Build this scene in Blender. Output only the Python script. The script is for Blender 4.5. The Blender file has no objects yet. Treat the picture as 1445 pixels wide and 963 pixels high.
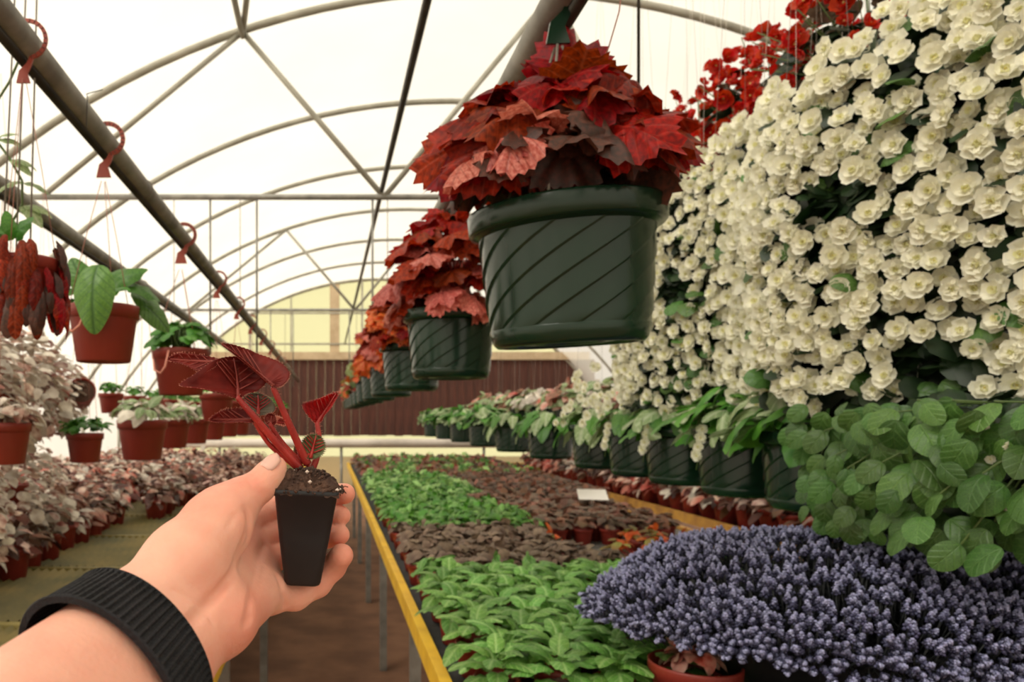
import bpy, math, random
import numpy as np
from mathutils import Vector, Matrix, Quaternion
random.seed(7); np.random.seed(7)
C = bpy.context.scene.collection
S = bpy.context.scene
PI = math.pi
H = 1.5                       # eye height
F = 1050.0                    # focal length in pixels of the 1445 px frame
VX, VY = 462.0, 588.0         # vanishing point of the aisle
# ------------------------------------------------------------------ camera
cam = bpy.data.cameras.new('camera'); co = bpy.data.objects.new('camera', cam); C.objects.link(co)
co.location = (0, 0, H); co.rotation_euler = (PI/2, 0, 0)
cam.sensor_width = 36; cam.lens = F/1445*36
cam.shift_x = (722.5-VX)/1445; cam.shift_y = (VY-481.5)/1445
cam.clip_start = 0.02; cam.clip_end = 200
cam.dof.use_dof = True; cam.dof.focus_distance = 0.5; cam.dof.aperture_fstop = 13
S.camera = co
# ------------------------------------------------------------------ sky, sun, exposure
w = bpy.data.worlds.new('sky'); S.world = w; w.use_nodes = True
bg = w.node_tree.nodes['Background']; bg.inputs[0].default_value = (1.0, .96, .885, 1); bg.inputs[1].default_value = 1.08
sun = bpy.data.lights.new('sun', 'SUN'); sun.energy = 5.2; sun.angle = 0.5; sun.color = (1, .95, .86)
so = bpy.data.objects.new('sun', sun); C.objects.link(so); so.rotation_euler = (math.radians(44), 0, math.radians(-52))
S.view_settings.view_transform = 'Standard'; S.view_settings.look = 'None'
S.view_settings.gamma = 1; S.view_settings.use_curve_mapping = False
S.view_settings.exposure = 0.0

def P(px, py, y): return Vector(((px-VX)/F*y, y, H-(py-VY)/F*y))
def lin(c):
    return tuple(((v/255)/12.92 if v/255 <= .04045 else ((v/255+.055)/1.055)**2.4) for v in c)
R = random.uniform
# ------------------------------------------------------------------ materials
def mat(name, rgb, rough=.6, rgb2=None, scale=8, trans=0, bump=0, bscale=60, metal=0, sss=0, island=0, spec=.5,
        vein=None, coat=0, coords='Object', stretch=None):
    m = bpy.data.materials.new(name); m.use_nodes = True; nt = m.node_tree; N = nt.nodes; L = nt.links
    b = N['Principled BSDF']; out = N['Material Output']
    b.inputs['Roughness'].default_value = rough; b.inputs['Metallic'].default_value = metal
    b.inputs['Specular IOR Level'].default_value = spec; b.inputs['Coat Weight'].default_value = coat
    tc = N.new('ShaderNodeTexCoord'); vec = tc.outputs[coords]
    if stretch:
        mp = N.new('ShaderNodeMapping'); mp.inputs['Scale'].default_value = stretch; L.new(vec, mp.inputs[0]); vec = mp.outputs[0]
    c1 = lin(rgb)+(1,); c2 = lin(rgb2 or rgb)+(1,)
    nz = N.new('ShaderNodeTexNoise'); nz.inputs['Scale'].default_value = scale; nz.inputs['Detail'].default_value = 4
    L.new(vec, nz.inputs['Vector'])
    rp = N.new('ShaderNodeMapRange'); rp.inputs[1].default_value = .35; rp.inputs[2].default_value = .65
    L.new(nz.outputs[0], rp.inputs[0])
    mx = N.new('ShaderNodeMix'); mx.data_type = 'RGBA'; mx.inputs[6].default_value = c1; mx.inputs[7].default_value = c2
    L.new(rp.outputs[0], mx.inputs[0]); col = mx.outputs[2]
    if vein:   # pale or dark veins following the leaf's own UV: x across, y along
        uv = N.new('ShaderNodeUVMap'); sp = N.new('ShaderNodeSeparateXYZ'); L.new(uv.outputs[0], sp.inputs[0])
        ab = N.new('ShaderNodeMath'); ab.operation = 'ABSOLUTE'; L.new(sp.outputs[0], ab.inputs[0])
        mid = N.new('ShaderNodeMapRange'); mid.inputs[1].default_value = vein[2]; mid.inputs[2].default_value = 0
        L.new(ab.outputs[0], mid.inputs[0])
        a1 = N.new('ShaderNodeMath'); a1.operation = 'MULTIPLY_ADD'; a1.inputs[1].default_value = -.9
        L.new(ab.outputs[0], a1.inputs[0]); L.new(sp.outputs[1], a1.inputs[2])
        a2 = N.new('ShaderNodeMath'); a2.operation = 'MULTIPLY'; a2.inputs[1].default_value = vein[3]; L.new(a1.outputs[0], a2.inputs[0])
        a3 = N.new('ShaderNodeMath'); a3.operation = 'FRACT'; L.new(a2.outputs[0], a3.inputs[0])
        a4 = N.new('ShaderNodeMapRange'); a4.inputs[1].default_value = .22; a4.inputs[2].default_value = 0; L.new(a3.outputs[0], a4.inputs[0])
        mxm = N.new('ShaderNodeMath'); mxm.operation = 'MAXIMUM'; L.new(mid.outputs[0], mxm.inputs[0]); L.new(a4.outputs[0], mxm.inputs[1])
        st = N.new('ShaderNodeMath'); st.operation = 'MULTIPLY'; st.inputs[1].default_value = vein[1]; L.new(mxm.outputs[0], st.inputs[0])
        m2 = N.new('ShaderNodeMix'); m2.data_type = 'RGBA'; m2.inputs[7].default_value = lin(vein[0])+(1,)
        L.new(st.outputs[0], m2.inputs[0]); L.new(col, m2.inputs[6]); col = m2.outputs[2]
        vb = N.new('ShaderNodeBump'); vb.inputs['Strength'].default_value = .5; vb.inputs['Distance'].default_value = .002
        L.new(mxm.outputs[0], vb.inputs['Height']); L.new(vb.outputs[0], b.inputs['Normal'])
    if island:
        g = N.new('ShaderNodeNewGeometry'); oi = N.new('ShaderNodeObjectInfo')
        ad = N.new('ShaderNodeMath'); ad.operation = 'ADD'; L.new(g.outputs['Random Per Island'], ad.inputs[0]); L.new(oi.outputs['Random'], ad.inputs[1])
        fr = N.new('ShaderNodeMath'); fr.operation = 'FRACT'; L.new(ad.outputs[0], fr.inputs[0])
        mr = N.new('ShaderNodeMapRange'); mr.inputs[3].default_value = 1-island; mr.inputs[4].default_value = 1+island; L.new(fr.outputs[0], mr.inputs[0])
        h = N.new('ShaderNodeHueSaturation'); L.new(mr.outputs[0], h.inputs['Value']); L.new(col, h.inputs['Color'])
        mr2 = N.new('ShaderNodeMapRange'); mr2.inputs[3].default_value = .5-island*.01; mr2.inputs[4].default_value = .5+island*.05
        f2 = N.new('ShaderNodeMath'); f2.operation = 'MULTIPLY'; f2.inputs[1].default_value = 7.3; L.new(fr.outputs[0], f2.inputs[0])
        f3 = N.new('ShaderNodeMath'); f3.operation = 'FRACT'; L.new(f2.outputs[0], f3.inputs[0]); L.new(f3.outputs[0], mr2.inputs[0])
        L.new(mr2.outputs[0], h.inputs['Hue']); col = h.outputs[0]
    L.new(col, b.inputs['Base Color'])
    if bump:
        n2 = N.new('ShaderNodeTexNoise'); n2.inputs['Scale'].default_value = bscale; n2.inputs['Detail'].default_value = 3; L.new(vec, n2.inputs['Vector'])
        bp = N.new('ShaderNodeBump'); bp.inputs['Strength'].default_value = bump; bp.inputs['Distance'].default_value = .003
        L.new(n2.outputs[0], bp.inputs['Height']); L.new(bp.outputs[0], b.inputs['Normal'])
    if sss:
        b.inputs['Subsurface Weight'].default_value = sss; b.inputs['Subsurface Radius'].default_value = (1, .35, .2); b.inputs['Subsurface Scale'].default_value = .006
    if trans:
        t = N.new('ShaderNodeBsdfTranslucent'); L.new(col, t.inputs[0]); ms = N.new('ShaderNodeMixShader'); ms.inputs[0].default_value = trans
        L.new(b.outputs[0], ms.inputs[1]); L.new(t.outputs[0], ms.inputs[2]); L.new(ms.outputs[0], out.inputs[0])
    return m
M = {}
def film(name, rgb, tr, clear=.28, tint=(255, 255, 255)):
    m = bpy.data.materials.new(name); m.use_nodes = True; nt = m.node_tree; N = nt.nodes; L = nt.links
    for n in list(N):
        if n.type == 'BSDF_PRINCIPLED': N.remove(n)
    tc = N.new('ShaderNodeTexCoord'); nz = N.new('ShaderNodeTexNoise'); nz.inputs['Scale'].default_value = .8; nz.inputs['Detail'].default_value = 5
    L.new(tc.outputs['Object'], nz.inputs[0])
    mx = N.new('ShaderNodeMix'); mx.data_type = 'RGBA'; mx.inputs[6].default_value = lin(rgb)+(1,); mx.inputs[7].default_value = tuple(v*.9 for v in lin(rgb))+(1,)
    mr = N.new('ShaderNodeMapRange'); mr.inputs[1].default_value = .4; mr.inputs[2].default_value = .7; L.new(nz.outputs[0], mr.inputs[0]); L.new(mr.outputs[0], mx.inputs[0])
    t = N.new('ShaderNodeBsdfTranslucent'); d = N.new('ShaderNodeBsdfDiffuse'); L.new(mx.outputs[2], t.inputs[0]); L.new(mx.outputs[2], d.inputs[0])
    ms = N.new('ShaderNodeMixShader'); ms.inputs[0].default_value = tr
    L.new(d.outputs[0], ms.inputs[1]); L.new(t.outputs[0], ms.inputs[2])
    tp = N.new('ShaderNodeBsdfTransparent'); m3 = N.new('ShaderNodeMixShader'); m3.inputs[0].default_value = clear; tp.inputs[0].default_value = lin(tint)+(1,)
    L.new(ms.outputs[0], m3.inputs[1]); L.new(tp.outputs[0], m3.inputs[2]); L.new(m3.outputs[0], N['Material Output'].inputs[0])
    return m
M['film'] = film('greenhouse_film', (246, 240, 224), .60)
M['film_yellow'] = film('yellow_end_film', (252, 248, 200), .85, .72, (252, 247, 190))
M['soil_floor'] = mat('packed_soil', (142, 102, 76), .9, (112, 78, 58), 3, bump=.6, bscale=25)
M['steel'] = mat('galvanised_steel', (146, 143, 134), .4, (116, 113, 106), 12, metal=.25)
M['arch'] = mat('dull_arch_tube', (176, 172, 158), .6, (150, 146, 132), 6, metal=.2)
M['darksteel'] = mat('dark_pipe', (70, 66, 60), .4, (50, 47, 42), 9, metal=.5)
M['wood'] = mat('brown_planks', (92, 52, 40), .8, (66, 36, 28), 3, stretch=(12, 12, 1), bump=.3)
M['palewood'] = mat('pale_timber', (206, 184, 150), .7, (186, 162, 128), 5)
M['yellow'] = mat('yellow_paint', (236, 190, 48), .5, (214, 166, 40), 10, bump=.1)
M['worn'] = mat('worn_yellow_rail', (212, 160, 72), .6, (170, 120, 66), 7)
M['bench'] = mat('dark_bench_mat', (58, 56, 56), .8, (40, 38, 38), 12)
M['ribbed'] = mat('green_ribbed_bench', (132, 116, 62), .6, (88, 84, 44), 4, bump=.3)
M['ribbar'] = mat('olive_bar', (150, 136, 78), .6, (120, 108, 60), 6)
M['whitepipe'] = mat('white_pipe', (226, 216, 204), .4, (205, 195, 184), 4)
M['greenpot'] = mat('dark_green_plastic', (24, 50, 35), .2, (19, 42, 29), 3, spec=.4)
M['redpot'] = mat('terracotta_plastic', (150, 52, 38), .45, (128, 42, 32), 4)
M['blackpot'] = mat('black_plastic', (26, 26, 29), .42, (38, 36, 37), 30, spec=.4, bump=.05)
M['hook'] = mat('rust_red_plastic', (158, 70, 52), .5, (136, 54, 40), 10)
M['wire'] = mat('grey_wire', (120, 112, 100), .5)
M['redwire'] = mat('reddish_wire', (160, 104, 88), .5)
M['soil'] = mat('potting_soil', (58, 40, 32), .95, (88, 62, 48), 120, bump=1, bscale=200)
M['perlite'] = mat('perlite', (226, 205, 190), .9)
M['skin'] = mat('skin', (243, 184, 160), .5, (234, 154, 132), 22, sss=.35, bump=.12, bscale=420, spec=.35)
M['nail'] = mat('nail', (240, 184, 168), .28, (236, 174, 158), 12, sss=.2)
M['band'] = mat('black_woven_band', (24, 24, 27), .75, (34, 34, 38), 60, bump=.4, bscale=600, spec=.3)
M['card'] = mat('white_card', (240, 236, 228), .6)
M['red_leaf'] = mat('deep_red_leaf', (166, 13, 8), .5, (104, 10, 9), 14, spec=.25, trans=.4, island=.4, vein=((206, 90, 76), .25, .03, 6), bump=0)
M['pink_leaf'] = mat('pink_leaf', (220, 128, 116), .5, (186, 66, 60), 16, trans=.35, island=.25, vein=((120, 40, 44), .45, .03, 7))
M['orange_leaf'] = mat('orange_leaf', (226, 66, 30), .5, (216, 128, 60), 10, trans=.4, island=.25, vein=((150, 40, 30), .3, .03, 7))
M['bronze_leaf'] = mat('bronze_leaf', (96, 46, 38), .5, (60, 38, 30), 14, trans=.25, island=.3)
M['under_leaf'] = mat('wine_red_leaf_underside', (140, 44, 36), .55, (104, 30, 27), 90, spec=.3, trans=.35)
M['bright_red_leaf'] = mat('bright_red_leaf', (206, 36, 36), .5, (170, 22, 26), 60, trans=.45, vein=((96, 12, 18), .6, .05, 6))
M['olive_leaf'] = mat('olive_round_leaf', (110, 122, 78), .55, (88, 96, 62), 60, trans=.3, vein=((150, 82, 70), .5, .04, 4))
M['grey_leaf'] = mat('greyish_leaf', (126, 116, 98), .6, (104, 92, 76), 80, trans=.3)
M['stem_red'] = mat('red_stem', (182, 56, 48), .45, (146, 36, 34), 60, sss=.1)
M['stem_green'] = mat('green_stem', (90, 112, 60), .5)
M['hair'] = mat('pale_leaf_hair', (226, 150, 130), .7)
M['green_leaf'] = mat('fresh_green_leaf', (126, 172, 78), .5, (88, 138, 58), 25, trans=.3, island=.3, vein=((192, 220, 146), .5, .06, 5))
M['quilt_leaf'] = mat('quilted_green_leaf', (104, 148, 60), .42, (84, 128, 50), 30, trans=.25, island=.2, vein=((44, 84, 34), .8, .035, 8))
M['bright_green_leaf'] = mat('bright_green_leaf', (96, 150, 50), .45, (64, 116, 40), 20, trans=.3, island=.3)
M['grey_brown_leaf'] = mat('grey_brown_leaf', (140, 118, 98), .6, (104, 80, 68), 20, trans=.2, island=.3, vein=((70, 52, 44), .4, .05, 6))
M['pink_brown_leaf'] = mat('pink_brown_leaf', (158, 102, 88), .6, (112, 84, 62), 14, trans=.25, island=.35)
M['mix_leaf'] = mat('yellow_green_leaf', (146, 150, 72), .55, (150, 96, 62), 9, trans=.3, island=.3)
M['silver_leaf'] = mat('silver_leaf', (230, 222, 208), .6, (184, 170, 156), 20, trans=.2, island=.25)
M['blush_leaf'] = mat('blush_speckled_leaf', (222, 196, 180), .6, (134, 66, 60), 30, trans=.2, island=.4)
M['rosered_leaf'] = mat('rose_red_leaf', (190, 66, 58), .55, (222, 196, 176), 16, trans=.2, island=.3)
M['pale_green_leaf'] = mat('pale_green_leaf', (166, 184, 132), .55, (122, 148, 92), 14, trans=.3, island=.25, vein=((212, 220, 186), .6, .08, 4))
M['round_leaf'] = mat('round_green_leaf', (88, 126, 56), .45, (66, 98, 44), 25, trans=.2, island=.35, vein=((130, 166, 92), .3, .03, 4))
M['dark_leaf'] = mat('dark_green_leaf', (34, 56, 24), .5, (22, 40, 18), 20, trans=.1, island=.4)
M['cream_petal'] = mat('cream_petal', (250, 248, 226), .6, (255, 253, 240), 60, trans=.35, island=.08)
M['blue_tip'] = mat('pale_violet_tip', (170, 174, 208), .5, (124, 128, 164), 60, island=.35)
M['inner_petal'] = mat('greenish_inner_petal', (232, 230, 170), .6, (244, 242, 206), 60, trans=.3, island=.08)
M['inner_red'] = mat('dark_inner_red', (170, 12, 12), .5)
M['line'] = mat('pale_cord', (232, 226, 212), .7)
M['under_vein'] = mat('muted_red_vein', (138, 52, 42), .6)
M['flower_eye'] = mat('yellow_flower_eye', (206, 190, 96), .6, (190, 180, 110), 50)
M['red_petal'] = mat('red_petal', (214, 26, 18), .5, (180, 14, 14), 30, trans=.3, island=.25)
M['blue_spike'] = mat('violet_blue_floret', (48, 50, 74), .5, (80, 82, 112), 60, island=.45, trans=.1)
M['blue_stem'] = mat('dark_stem', (40, 44, 46), .6)

# ------------------------------------------------------------------ mesh helpers
class MB:
    def __init__(s): s.v = []; s.f = []; s.m = []; s.uv = []
    def add(s, vs, fs, mi=0, uvs=None):
        b = len(s.v); s.v += [tuple(v) for v in vs]; s.f += [tuple(i+b for i in f) for f in fs]; s.m += [mi]*len(fs)
        s.uv += list(uvs) if uvs is not None else [(0, 0)]*len(vs)
    def box(s, x0, x1, y0, y1, z0, z1, mi=0):
        s.add([(x0,y0,z0),(x1,y0,z0),(x1,y1,z0),(x0,y1,z0),(x0,y0,z1),(x1,y0,z1),(x1,y1,z1),(x0,y1,z1)],
              [(0,3,2,1),(4,5,6,7),(0,1,5,4),(1,2,6,5),(2,3,7,6),(3,0,4,7)], mi)
    def tube(s, pts, r, seg=8, mi=0, cap=True):
        pts = [Vector(p) for p in pts]; n = len(pts)
        rs = r if isinstance(r, (list, tuple)) else [r]*n
        vs = []; up = None
        for i, p in enumerate(pts):
            d = (pts[min(i+1, n-1)]-pts[max(i-1, 0)])
            d = d.normalized() if d.length > 1e-9 else Vector((0,0,1))
            if up is None: up = d.orthogonal().normalized()
            up = (up-d*up.dot(d)); up = up.normalized() if up.length > 1e-6 else d.orthogonal().normalized()
            q = d.cross(up)
            for k in range(seg):
                a = 2*PI*k/seg; vs.append(p+(up*math.cos(a)+q*math.sin(a))*rs[i])
        fs = [(i*seg+k, i*seg+(k+1) % seg, (i+1)*seg+(k+1) % seg, (i+1)*seg+k) for i in range(n-1) for k in range(seg)]
        if cap: fs += [tuple(reversed(range(seg))), tuple((n-1)*seg+k for k in range(seg))]
        s.add(vs, fs, mi)
    def lathe(s, prof, seg=32, mi=0, org=(0,0,0)):
        ox, oy, oz = org; n = len(prof)
        vs = [(ox+r*math.cos(2*PI*k/seg), oy+r*math.sin(2*PI*k/seg), oz+z) for r, z in prof for k in range(seg)]
        fs = [(i*seg+k, i*seg+(k+1) % seg, (i+1)*seg+(k+1) % seg, (i+1)*seg+k) for i in range(n-1) for k in range(seg)]
        s.add(vs, fs, mi)
    def mesh(s, name, mats, smooth=True):
        me = bpy.data.meshes.new(name); me.from_pydata(s.v, [], s.f)
        for m in (mats if isinstance(mats, (list, tuple)) else [mats]): me.materials.append(m)
        me.polygons.foreach_set('material_index', s.m); me.polygons.foreach_set('use_smooth', [smooth]*len(s.f))
        uvl = me.uv_layers.new(name='UVMap'); li = np.empty(len(me.loops), dtype=np.int32); me.loops.foreach_get('vertex_index', li)
        uvl.data.foreach_set('uv', np.array(s.uv, dtype=np.float32)[li].ravel()); me.update(); return me
def link(name, me, parent=None, loc=None, mx=None):
    o = bpy.data.objects.new(name, me); C.objects.link(o)
    if parent: o.parent = parent
    if mx is not None: o.matrix_basis = mx
    elif loc is not None: o.location = loc
    return o
def build(name, mb, m, parent=None, smooth=True, loc=None): return link(name, mb.mesh(name, m, smooth), parent, loc)
def tag(o, label, cat, group=None):
    o['label'] = label; o['category'] = cat
    if group: o['group'] = group
    return o
def thing(name, label, cat, loc=(0,0,0), group=None, rz=0):
    o = link(name, None, None, loc); o.rotation_euler.z = rz; return tag(o, label, cat, group)
def struct(o): o['kind'] = 'structure'; return o
def stuff(o): o['kind'] = 'stuff'; return o
def frame_mx(loc, d, n, s=1.0):
    """base at loc, +Y along d, +Z along n"""
    y = Vector(d).normalized(); z = Vector(n); z = (z-y*z.dot(y))
    if z.length < 1e-5: z = y.orthogonal()
    z.normalize(); x = y.cross(z)
    sc = s if isinstance(s, (tuple, list)) else (s, s, s)
    m = Matrix(((x.x*sc[0], y.x*sc[1], z.x*sc[2], loc[0]), (x.y*sc[0], y.y*sc[1], z.y*sc[2], loc[1]), (x.z*sc[0], y.z*sc[1], z.z*sc[2], loc[2]), (0,0,0,1)))
    return m
# ---- leaf shape: base at origin, tip at +Y (length 1), face +Z
def leaf_data(kind, n=20, rings=2, cup=.15, rip=.03, fold=.1, droop=.25, seed=0):
    rr = random.Random(seed); ph = [rr.uniform(0, 6.28) for _ in range(4)]
    out = []
    for k in range(n):
        a = 2*PI*k/n
        s_, c_ = math.sin(a), -math.cos(a)          # a=0 base, a=pi tip
        if kind == 'oval':   x = .30*s_*(1+.12*c_*-1); y = .5+.5*c_; x *= (1-.25*max(0, c_))
        elif kind == 'lance': x = .17*s_; y = .5+.5*c_
        elif kind == 'round': x = .47*s_; y = .5+.5*c_; y -= .0
        elif kind == 'heart':
            x = .46*s_*(1-.28*c_); y = .5+.5*c_; y -= .1*math.exp(-((abs(a-PI)-PI+.5)/.35)**2)*1.0
        elif kind == 'maple':
            lob = .80+.20*abs(math.cos(2.5*(a-PI)))**.8
            lob *= 1+.075*(1 if k % 2 else -1)
            r = .56*lob*(1+.25*max(0, c_)); x = r*s_*1.05; y = .40+r*c_
            if k == 0: y = .12
        elif kind == 'petal': x = .42*s_*(1+.25*c_); y = .5+.5*c_
        out.append((x, y))
    cx, cy = 0, .42
    vs = [(cx, cy)]; ring = [0.0]
    for j in range(1, rings+1):
        t = j/rings
        for (x, y) in out: vs.append((cx+(x-cx)*t, cy+(y-cy)*t)); ring.append(t)
    V = []
    for (x, y), t in zip(vs, ring):
        ang = math.atan2(x, y-cy)
        z = fold*abs(x)*1.6-cup*(t*t)*.5-droop*max(0, y)**2*.6 + rip*t*math.sin(5*ang+ph[0])+rip*.6*t*math.sin(9*ang+ph[1])
        V.append((x, y, z+cup*.25))
    z0 = V[1][2]; V = [(x, y, z-z0) for x, y, z in V]
    Fc = [(0, 1+k, 1+(k+1) % n) for k in range(n)]
    for j in range(1, rings):
        a0 = 1+(j-1)*n; b0 = 1+j*n
        Fc += [(a0+k, b0+k, b0+(k+1) % n, a0+(k+1) % n) for k in range(n)]
    # face +Z
    Fc = [tuple(reversed(f)) for f in Fc]
    return V, Fc, vs
LD = {}
def leaf(kind, n, rings, **k):
    key = (kind, n, rings, tuple(sorted(k.items())))
    if key not in LD: LD[key] = leaf_data(kind, n, rings, **k)
    return LD[key]
def add_leaf(mb, ld, mx, mi=0):
    V, Fc, uv = ld; A = np.array(V); m = np.array(mx)
    mb.add((A @ m[:3, :3].T+m[:3, 3]).tolist(), Fc, mi, uv)
_lm = {}
def leaf_mesh(name, kind, n, rings, m, **k):
    key = (name, kind, n, rings, m.name, tuple(sorted(k.items())))
    if key not in _lm:
        V, Fc, uv = leaf(kind, n, rings, **k); mb = MB(); mb.add(V, Fc, 0, uv); _lm[key] = mb.mesh(name, m)
    return _lm[key]
def rdir(zmin=-.2, zmax=1):
    a = R(0, 2*PI); z = R(zmin, zmax); r = math.sqrt(max(0, 1-z*z)); return Vector((r*math.cos(a), r*math.sin(a), z))

# ================================================================== SETTING
XC = 1.1; RAD = 5.26; TOP = 2.85; HW = 4.5
def arcz(x): return H+TOP-RAD+math.sqrt(RAD*RAD-(x-XC)**2)
Y0, Y1 = -4.0, 15.45
mb = MB(); n = 40
xs = [XC-HW+2*HW*i/n for i in range(n+1)]; ys = [Y0+(Y1-Y0)*j/12 for j in range(13)]
mb.add([(x, y, arcz(x)+.03) for y in ys for x in xs], [(j*(n+1)+i, j*(n+1)+i+1, (j+1)*(n+1)+i+1, (j+1)*(n+1)+i) for j in range(12) for i in range(n)])
ceiling = struct(build('ceiling', mb, M['film']))
mb = MB(); mb.add([(XC-HW, Y0, 0), (XC-HW, Y1, 0), (XC-HW, Y1, arcz(XC-HW)+.03), (XC-HW, Y0, arcz(XC-HW)+.03)], [(0,1,2,3)])
struct(build('wall_left', mb, M['film']))
mb = MB(); mb.add([(XC+HW, Y0, 0), (XC+HW, Y1, 0), (XC+HW, Y1, arcz(XC-HW)+.03), (XC+HW, Y0, arcz(XC-HW)+.03)], [(0,1,2,3)])
struct(build('wall_right', mb, M['film']))
def endwall(y, m, name):
    mb = MB(); vs = [(x, y, 0) for x in xs]+[(x, y, arcz(x)+.03) for x in xs]
    mb.add(vs, [(i, i+1, n+1+i+1, n+1+i) for i in range(n)]); return struct(build(name, mb, m))
back = endwall(Y1, M['film_yellow'], 'wall_back'); endwall(Y0, M['film'], 'wall_front')
mb = MB(); mb.box(-14, 16, -12, 28, -.1, 0); struct(build('floor', mb, M['soil_floor']))
# planks across the end wall
pm = MB(); pm.box(-.0885, .0885, -.02, .02, 0, 1.58); pme = pm.mesh('plank', M['wood'], False)
for i in range(44):
    link('plank', pme, back, (-2.3+i*.18, Y1-.04-(i % 3)*.006, 1.1+R(-.01, .01)))
mb = MB(); mb.box(-3.2, 5.4, Y1-.14, Y1-.02, 2.67, 2.83); build('beam', mb, M['palewood'], back, False)
for z in (2.98, 3.62): 
    mb = MB(); mb.box(-2.9, 5.1, Y1-.09, Y1-.05, z, z+.035); build('rail', mb, M['arch'], back, False)
for x, wd, mm in ((.15, .2, 'palewood'), (.72, .04, 'arch'), (-.75, .03, 'arch'), (2.2, .05, 'arch'), (-1.6, .05, 'arch')):
    mb = MB(); mb.box(x-wd/2, x+wd/2, Y1-.075, Y1-.02, 2.83, arcz(x)-.03); build('mullion', mb, M[mm], back, False)
# arches, purlins, trusses (pieces of the ceiling)
arches = [4.95+1.75*k for k in range(-4, 7)]
def arcpts(y, dz=0): return [(x, y, arcz(x)+dz) for x in xs]
am = MB(); am.tube([(x, 0, arcz(x)-.01) for x in xs], .026, 8); ame = am.mesh('roof_arch', M['arch'])
for y in arches+[Y1-.06]: link('roof_arch', ame, ceiling, (0, y, 0))
def rod(name, a, b, r, m, parent, seg=8):
    mb = MB(); mb.tube([a, b], r, seg); return build(name, mb, m, parent)
for x in (-.565, 3.2):
    rod('purlin', (x, Y0, arcz(x)-.05), (x, 4.95, arcz(x)-.05), .02, M['arch'], ceiling)
for y in (-.3, 4.95, 10.2):
    zt = H+1.46
    rod('tie_bar', (-2.75, y, zt), (4.95, y, zt), .02, M['steel'], ceiling)
    for a, b in (((-.565), .377), (1.5, .377), (-.565, -1.9), (1.5, 2.2), (3.2, 2.2), (3.2, 4.1)):
        rod('brace', (a, y, arcz(a)-.02), (b, y, zt), .019, M['arch'], ceiling)
    for x in (-.78, -.47, .3):
        rod('hanger_rod', (x, y, zt), (x, y, zt-1.05), .008, M['steel'], ceiling, 5)
rod('brace', (-.565, 4.95, arcz(-.565)-.04), (-.25, 3.2, arcz(-.25)-.04), .02, M['arch'], ceiling)
# dark purlin through the truss nodes
rod('centre_purlin', (.36, Y0, H+1.5), (.36, Y1-.1, H+1.5), .017, M['darksteel'], ceiling)
# side posts
for y in arches:
    for x in (XC-HW+.05, XC+HW-.05): rod('side_post', (x, y, 0), (x, y, arcz(XC-HW)), .025, M['arch'], ceiling, 6)

# ================================================================== PIPES
ZP = H+.72
def pipe(x, z, r, label, y0=-.5, y1=15.2, m='steel', side=.0):
    t = thing('hanging_pipe', label, 'pipe', (x, y0, z), 'long overhead pipes that carry the baskets')
    mb = MB(); mb.tube([(0, 0, 0), (0, (y1-y0), 0)], r, 20); build('tube', mb, M[m], t)
    mb = MB(); mb.tube([(side, 0, -r*1.05), (side, y1-y0, -r*1.05)], r*.42, 10); build('lower_tube', mb, M['darksteel'], t)
    k = 0; y = 1.1
    while y0+y < y1:
        c = MB(); c.tube([((r+.002)*math.cos(a), y, (r+.002)*math.sin(a)-.0) for a in [2*PI*i/16 for i in range(17)]], .0025, 5)
        build('wire_tie', c, M['wire'], t); y += 1.75
    return t
pipe(.40, ZP, .029, 'grey steel pipe above the dark green baskets right of the aisle', side=.018)
pipe(-.58, ZP, .026, 'dark grey steel pipe with rust red hooks crossing the upper left', side=-.012)
pipe(-1.02, ZP, .028, 'grey steel pipe lowest at the left edge, behind the leafy red pots', side=0)
for y in (.2, 4.95, 10.2):
    for x in (.40, -.58, -1.02):
        rod('pipe_hanger', (x, y, ZP+.02), (x, y, H+1.46 if y != .2 else arcz(x)), .003, M['wire'], ceiling, 5)

# ================================================================== POTS
def green_pot_mesh(d=.30, h=.215):
    mb = MB(); n = 12; sub = 22; seg = n*sub; rows = 14; tw = 1.9
    rt, rb = d/2-.012, d/2*.80
    vs = []
    for j in range(rows+1):
        t = j/rows; z = -h+.028+(h-.028-.036)*t
        r0 = rb+(rt-rb)*((z+h)/h)**.9
        for i in range(seg):
            a = 2*PI*i/seg+tw*t; fr = (i % sub)/(sub-1); r = r0-.0015+.0034*fr if j not in (0, rows) else r0
            vs.append((r*math.cos(a), r*math.sin(a), z))
    mb.add(vs, [(j*seg+i, j*seg+(i+1) % seg, (j+1)*seg+(i+1) % seg, (j+1)*seg+i) for j in range(rows) for i in range(seg)])
    # base band and underside
    mb.lathe([(rb+.002, -h+.030), (rb+.0045, -h+.026), (rb-.002, -h+.006), (rb-.008, -h), (rb-.016, -h), (rb-.02, -h+.008), (rb*.62, -h+.010), (rb*.58, -h+.003), (rb*.45, -h+.003), (rb*.4, -h+.010), (.001, -h+.010)], 48)
    # rim
    mb.lathe([(rt-.004, -.040), (rt+.004, -.036), (rt+.010, -.034), (rt+.013, -.030), (rt+.0145, -.004), (rt+.012, 0), (rt+.004, 0), (rt, -.006), (rt-.006, -.05)], 64)
    return mb.mesh('pot', M['greenpot'])
GP = green_pot_mesh()
def small_pot_mesh(d, h, m, name='pot', seg=24):
    mb = MB(); rt = d/2; rb = rt*.76
    mb.lathe([(rb*.3, -h+.006), (rb-.008, -h+.006), (rb-.004, -h), (rb, -h+.003), (rt*.93, -h*.24), (rt*.95, -h*.22), (rt*1.0, -h*.215), (rt*1.02, -.004), (rt*1.01, 0), (rt*.97, 0), (rt*.93, -h*.12), (rt*.9, -h*.3)], seg)
    return mb.mesh(name, m)
RP = small_pot_mesh(.18, .145, M['redpot']); RPS = small_pot_mesh(.10, .085, M['redpot'], seg=14)
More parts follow.
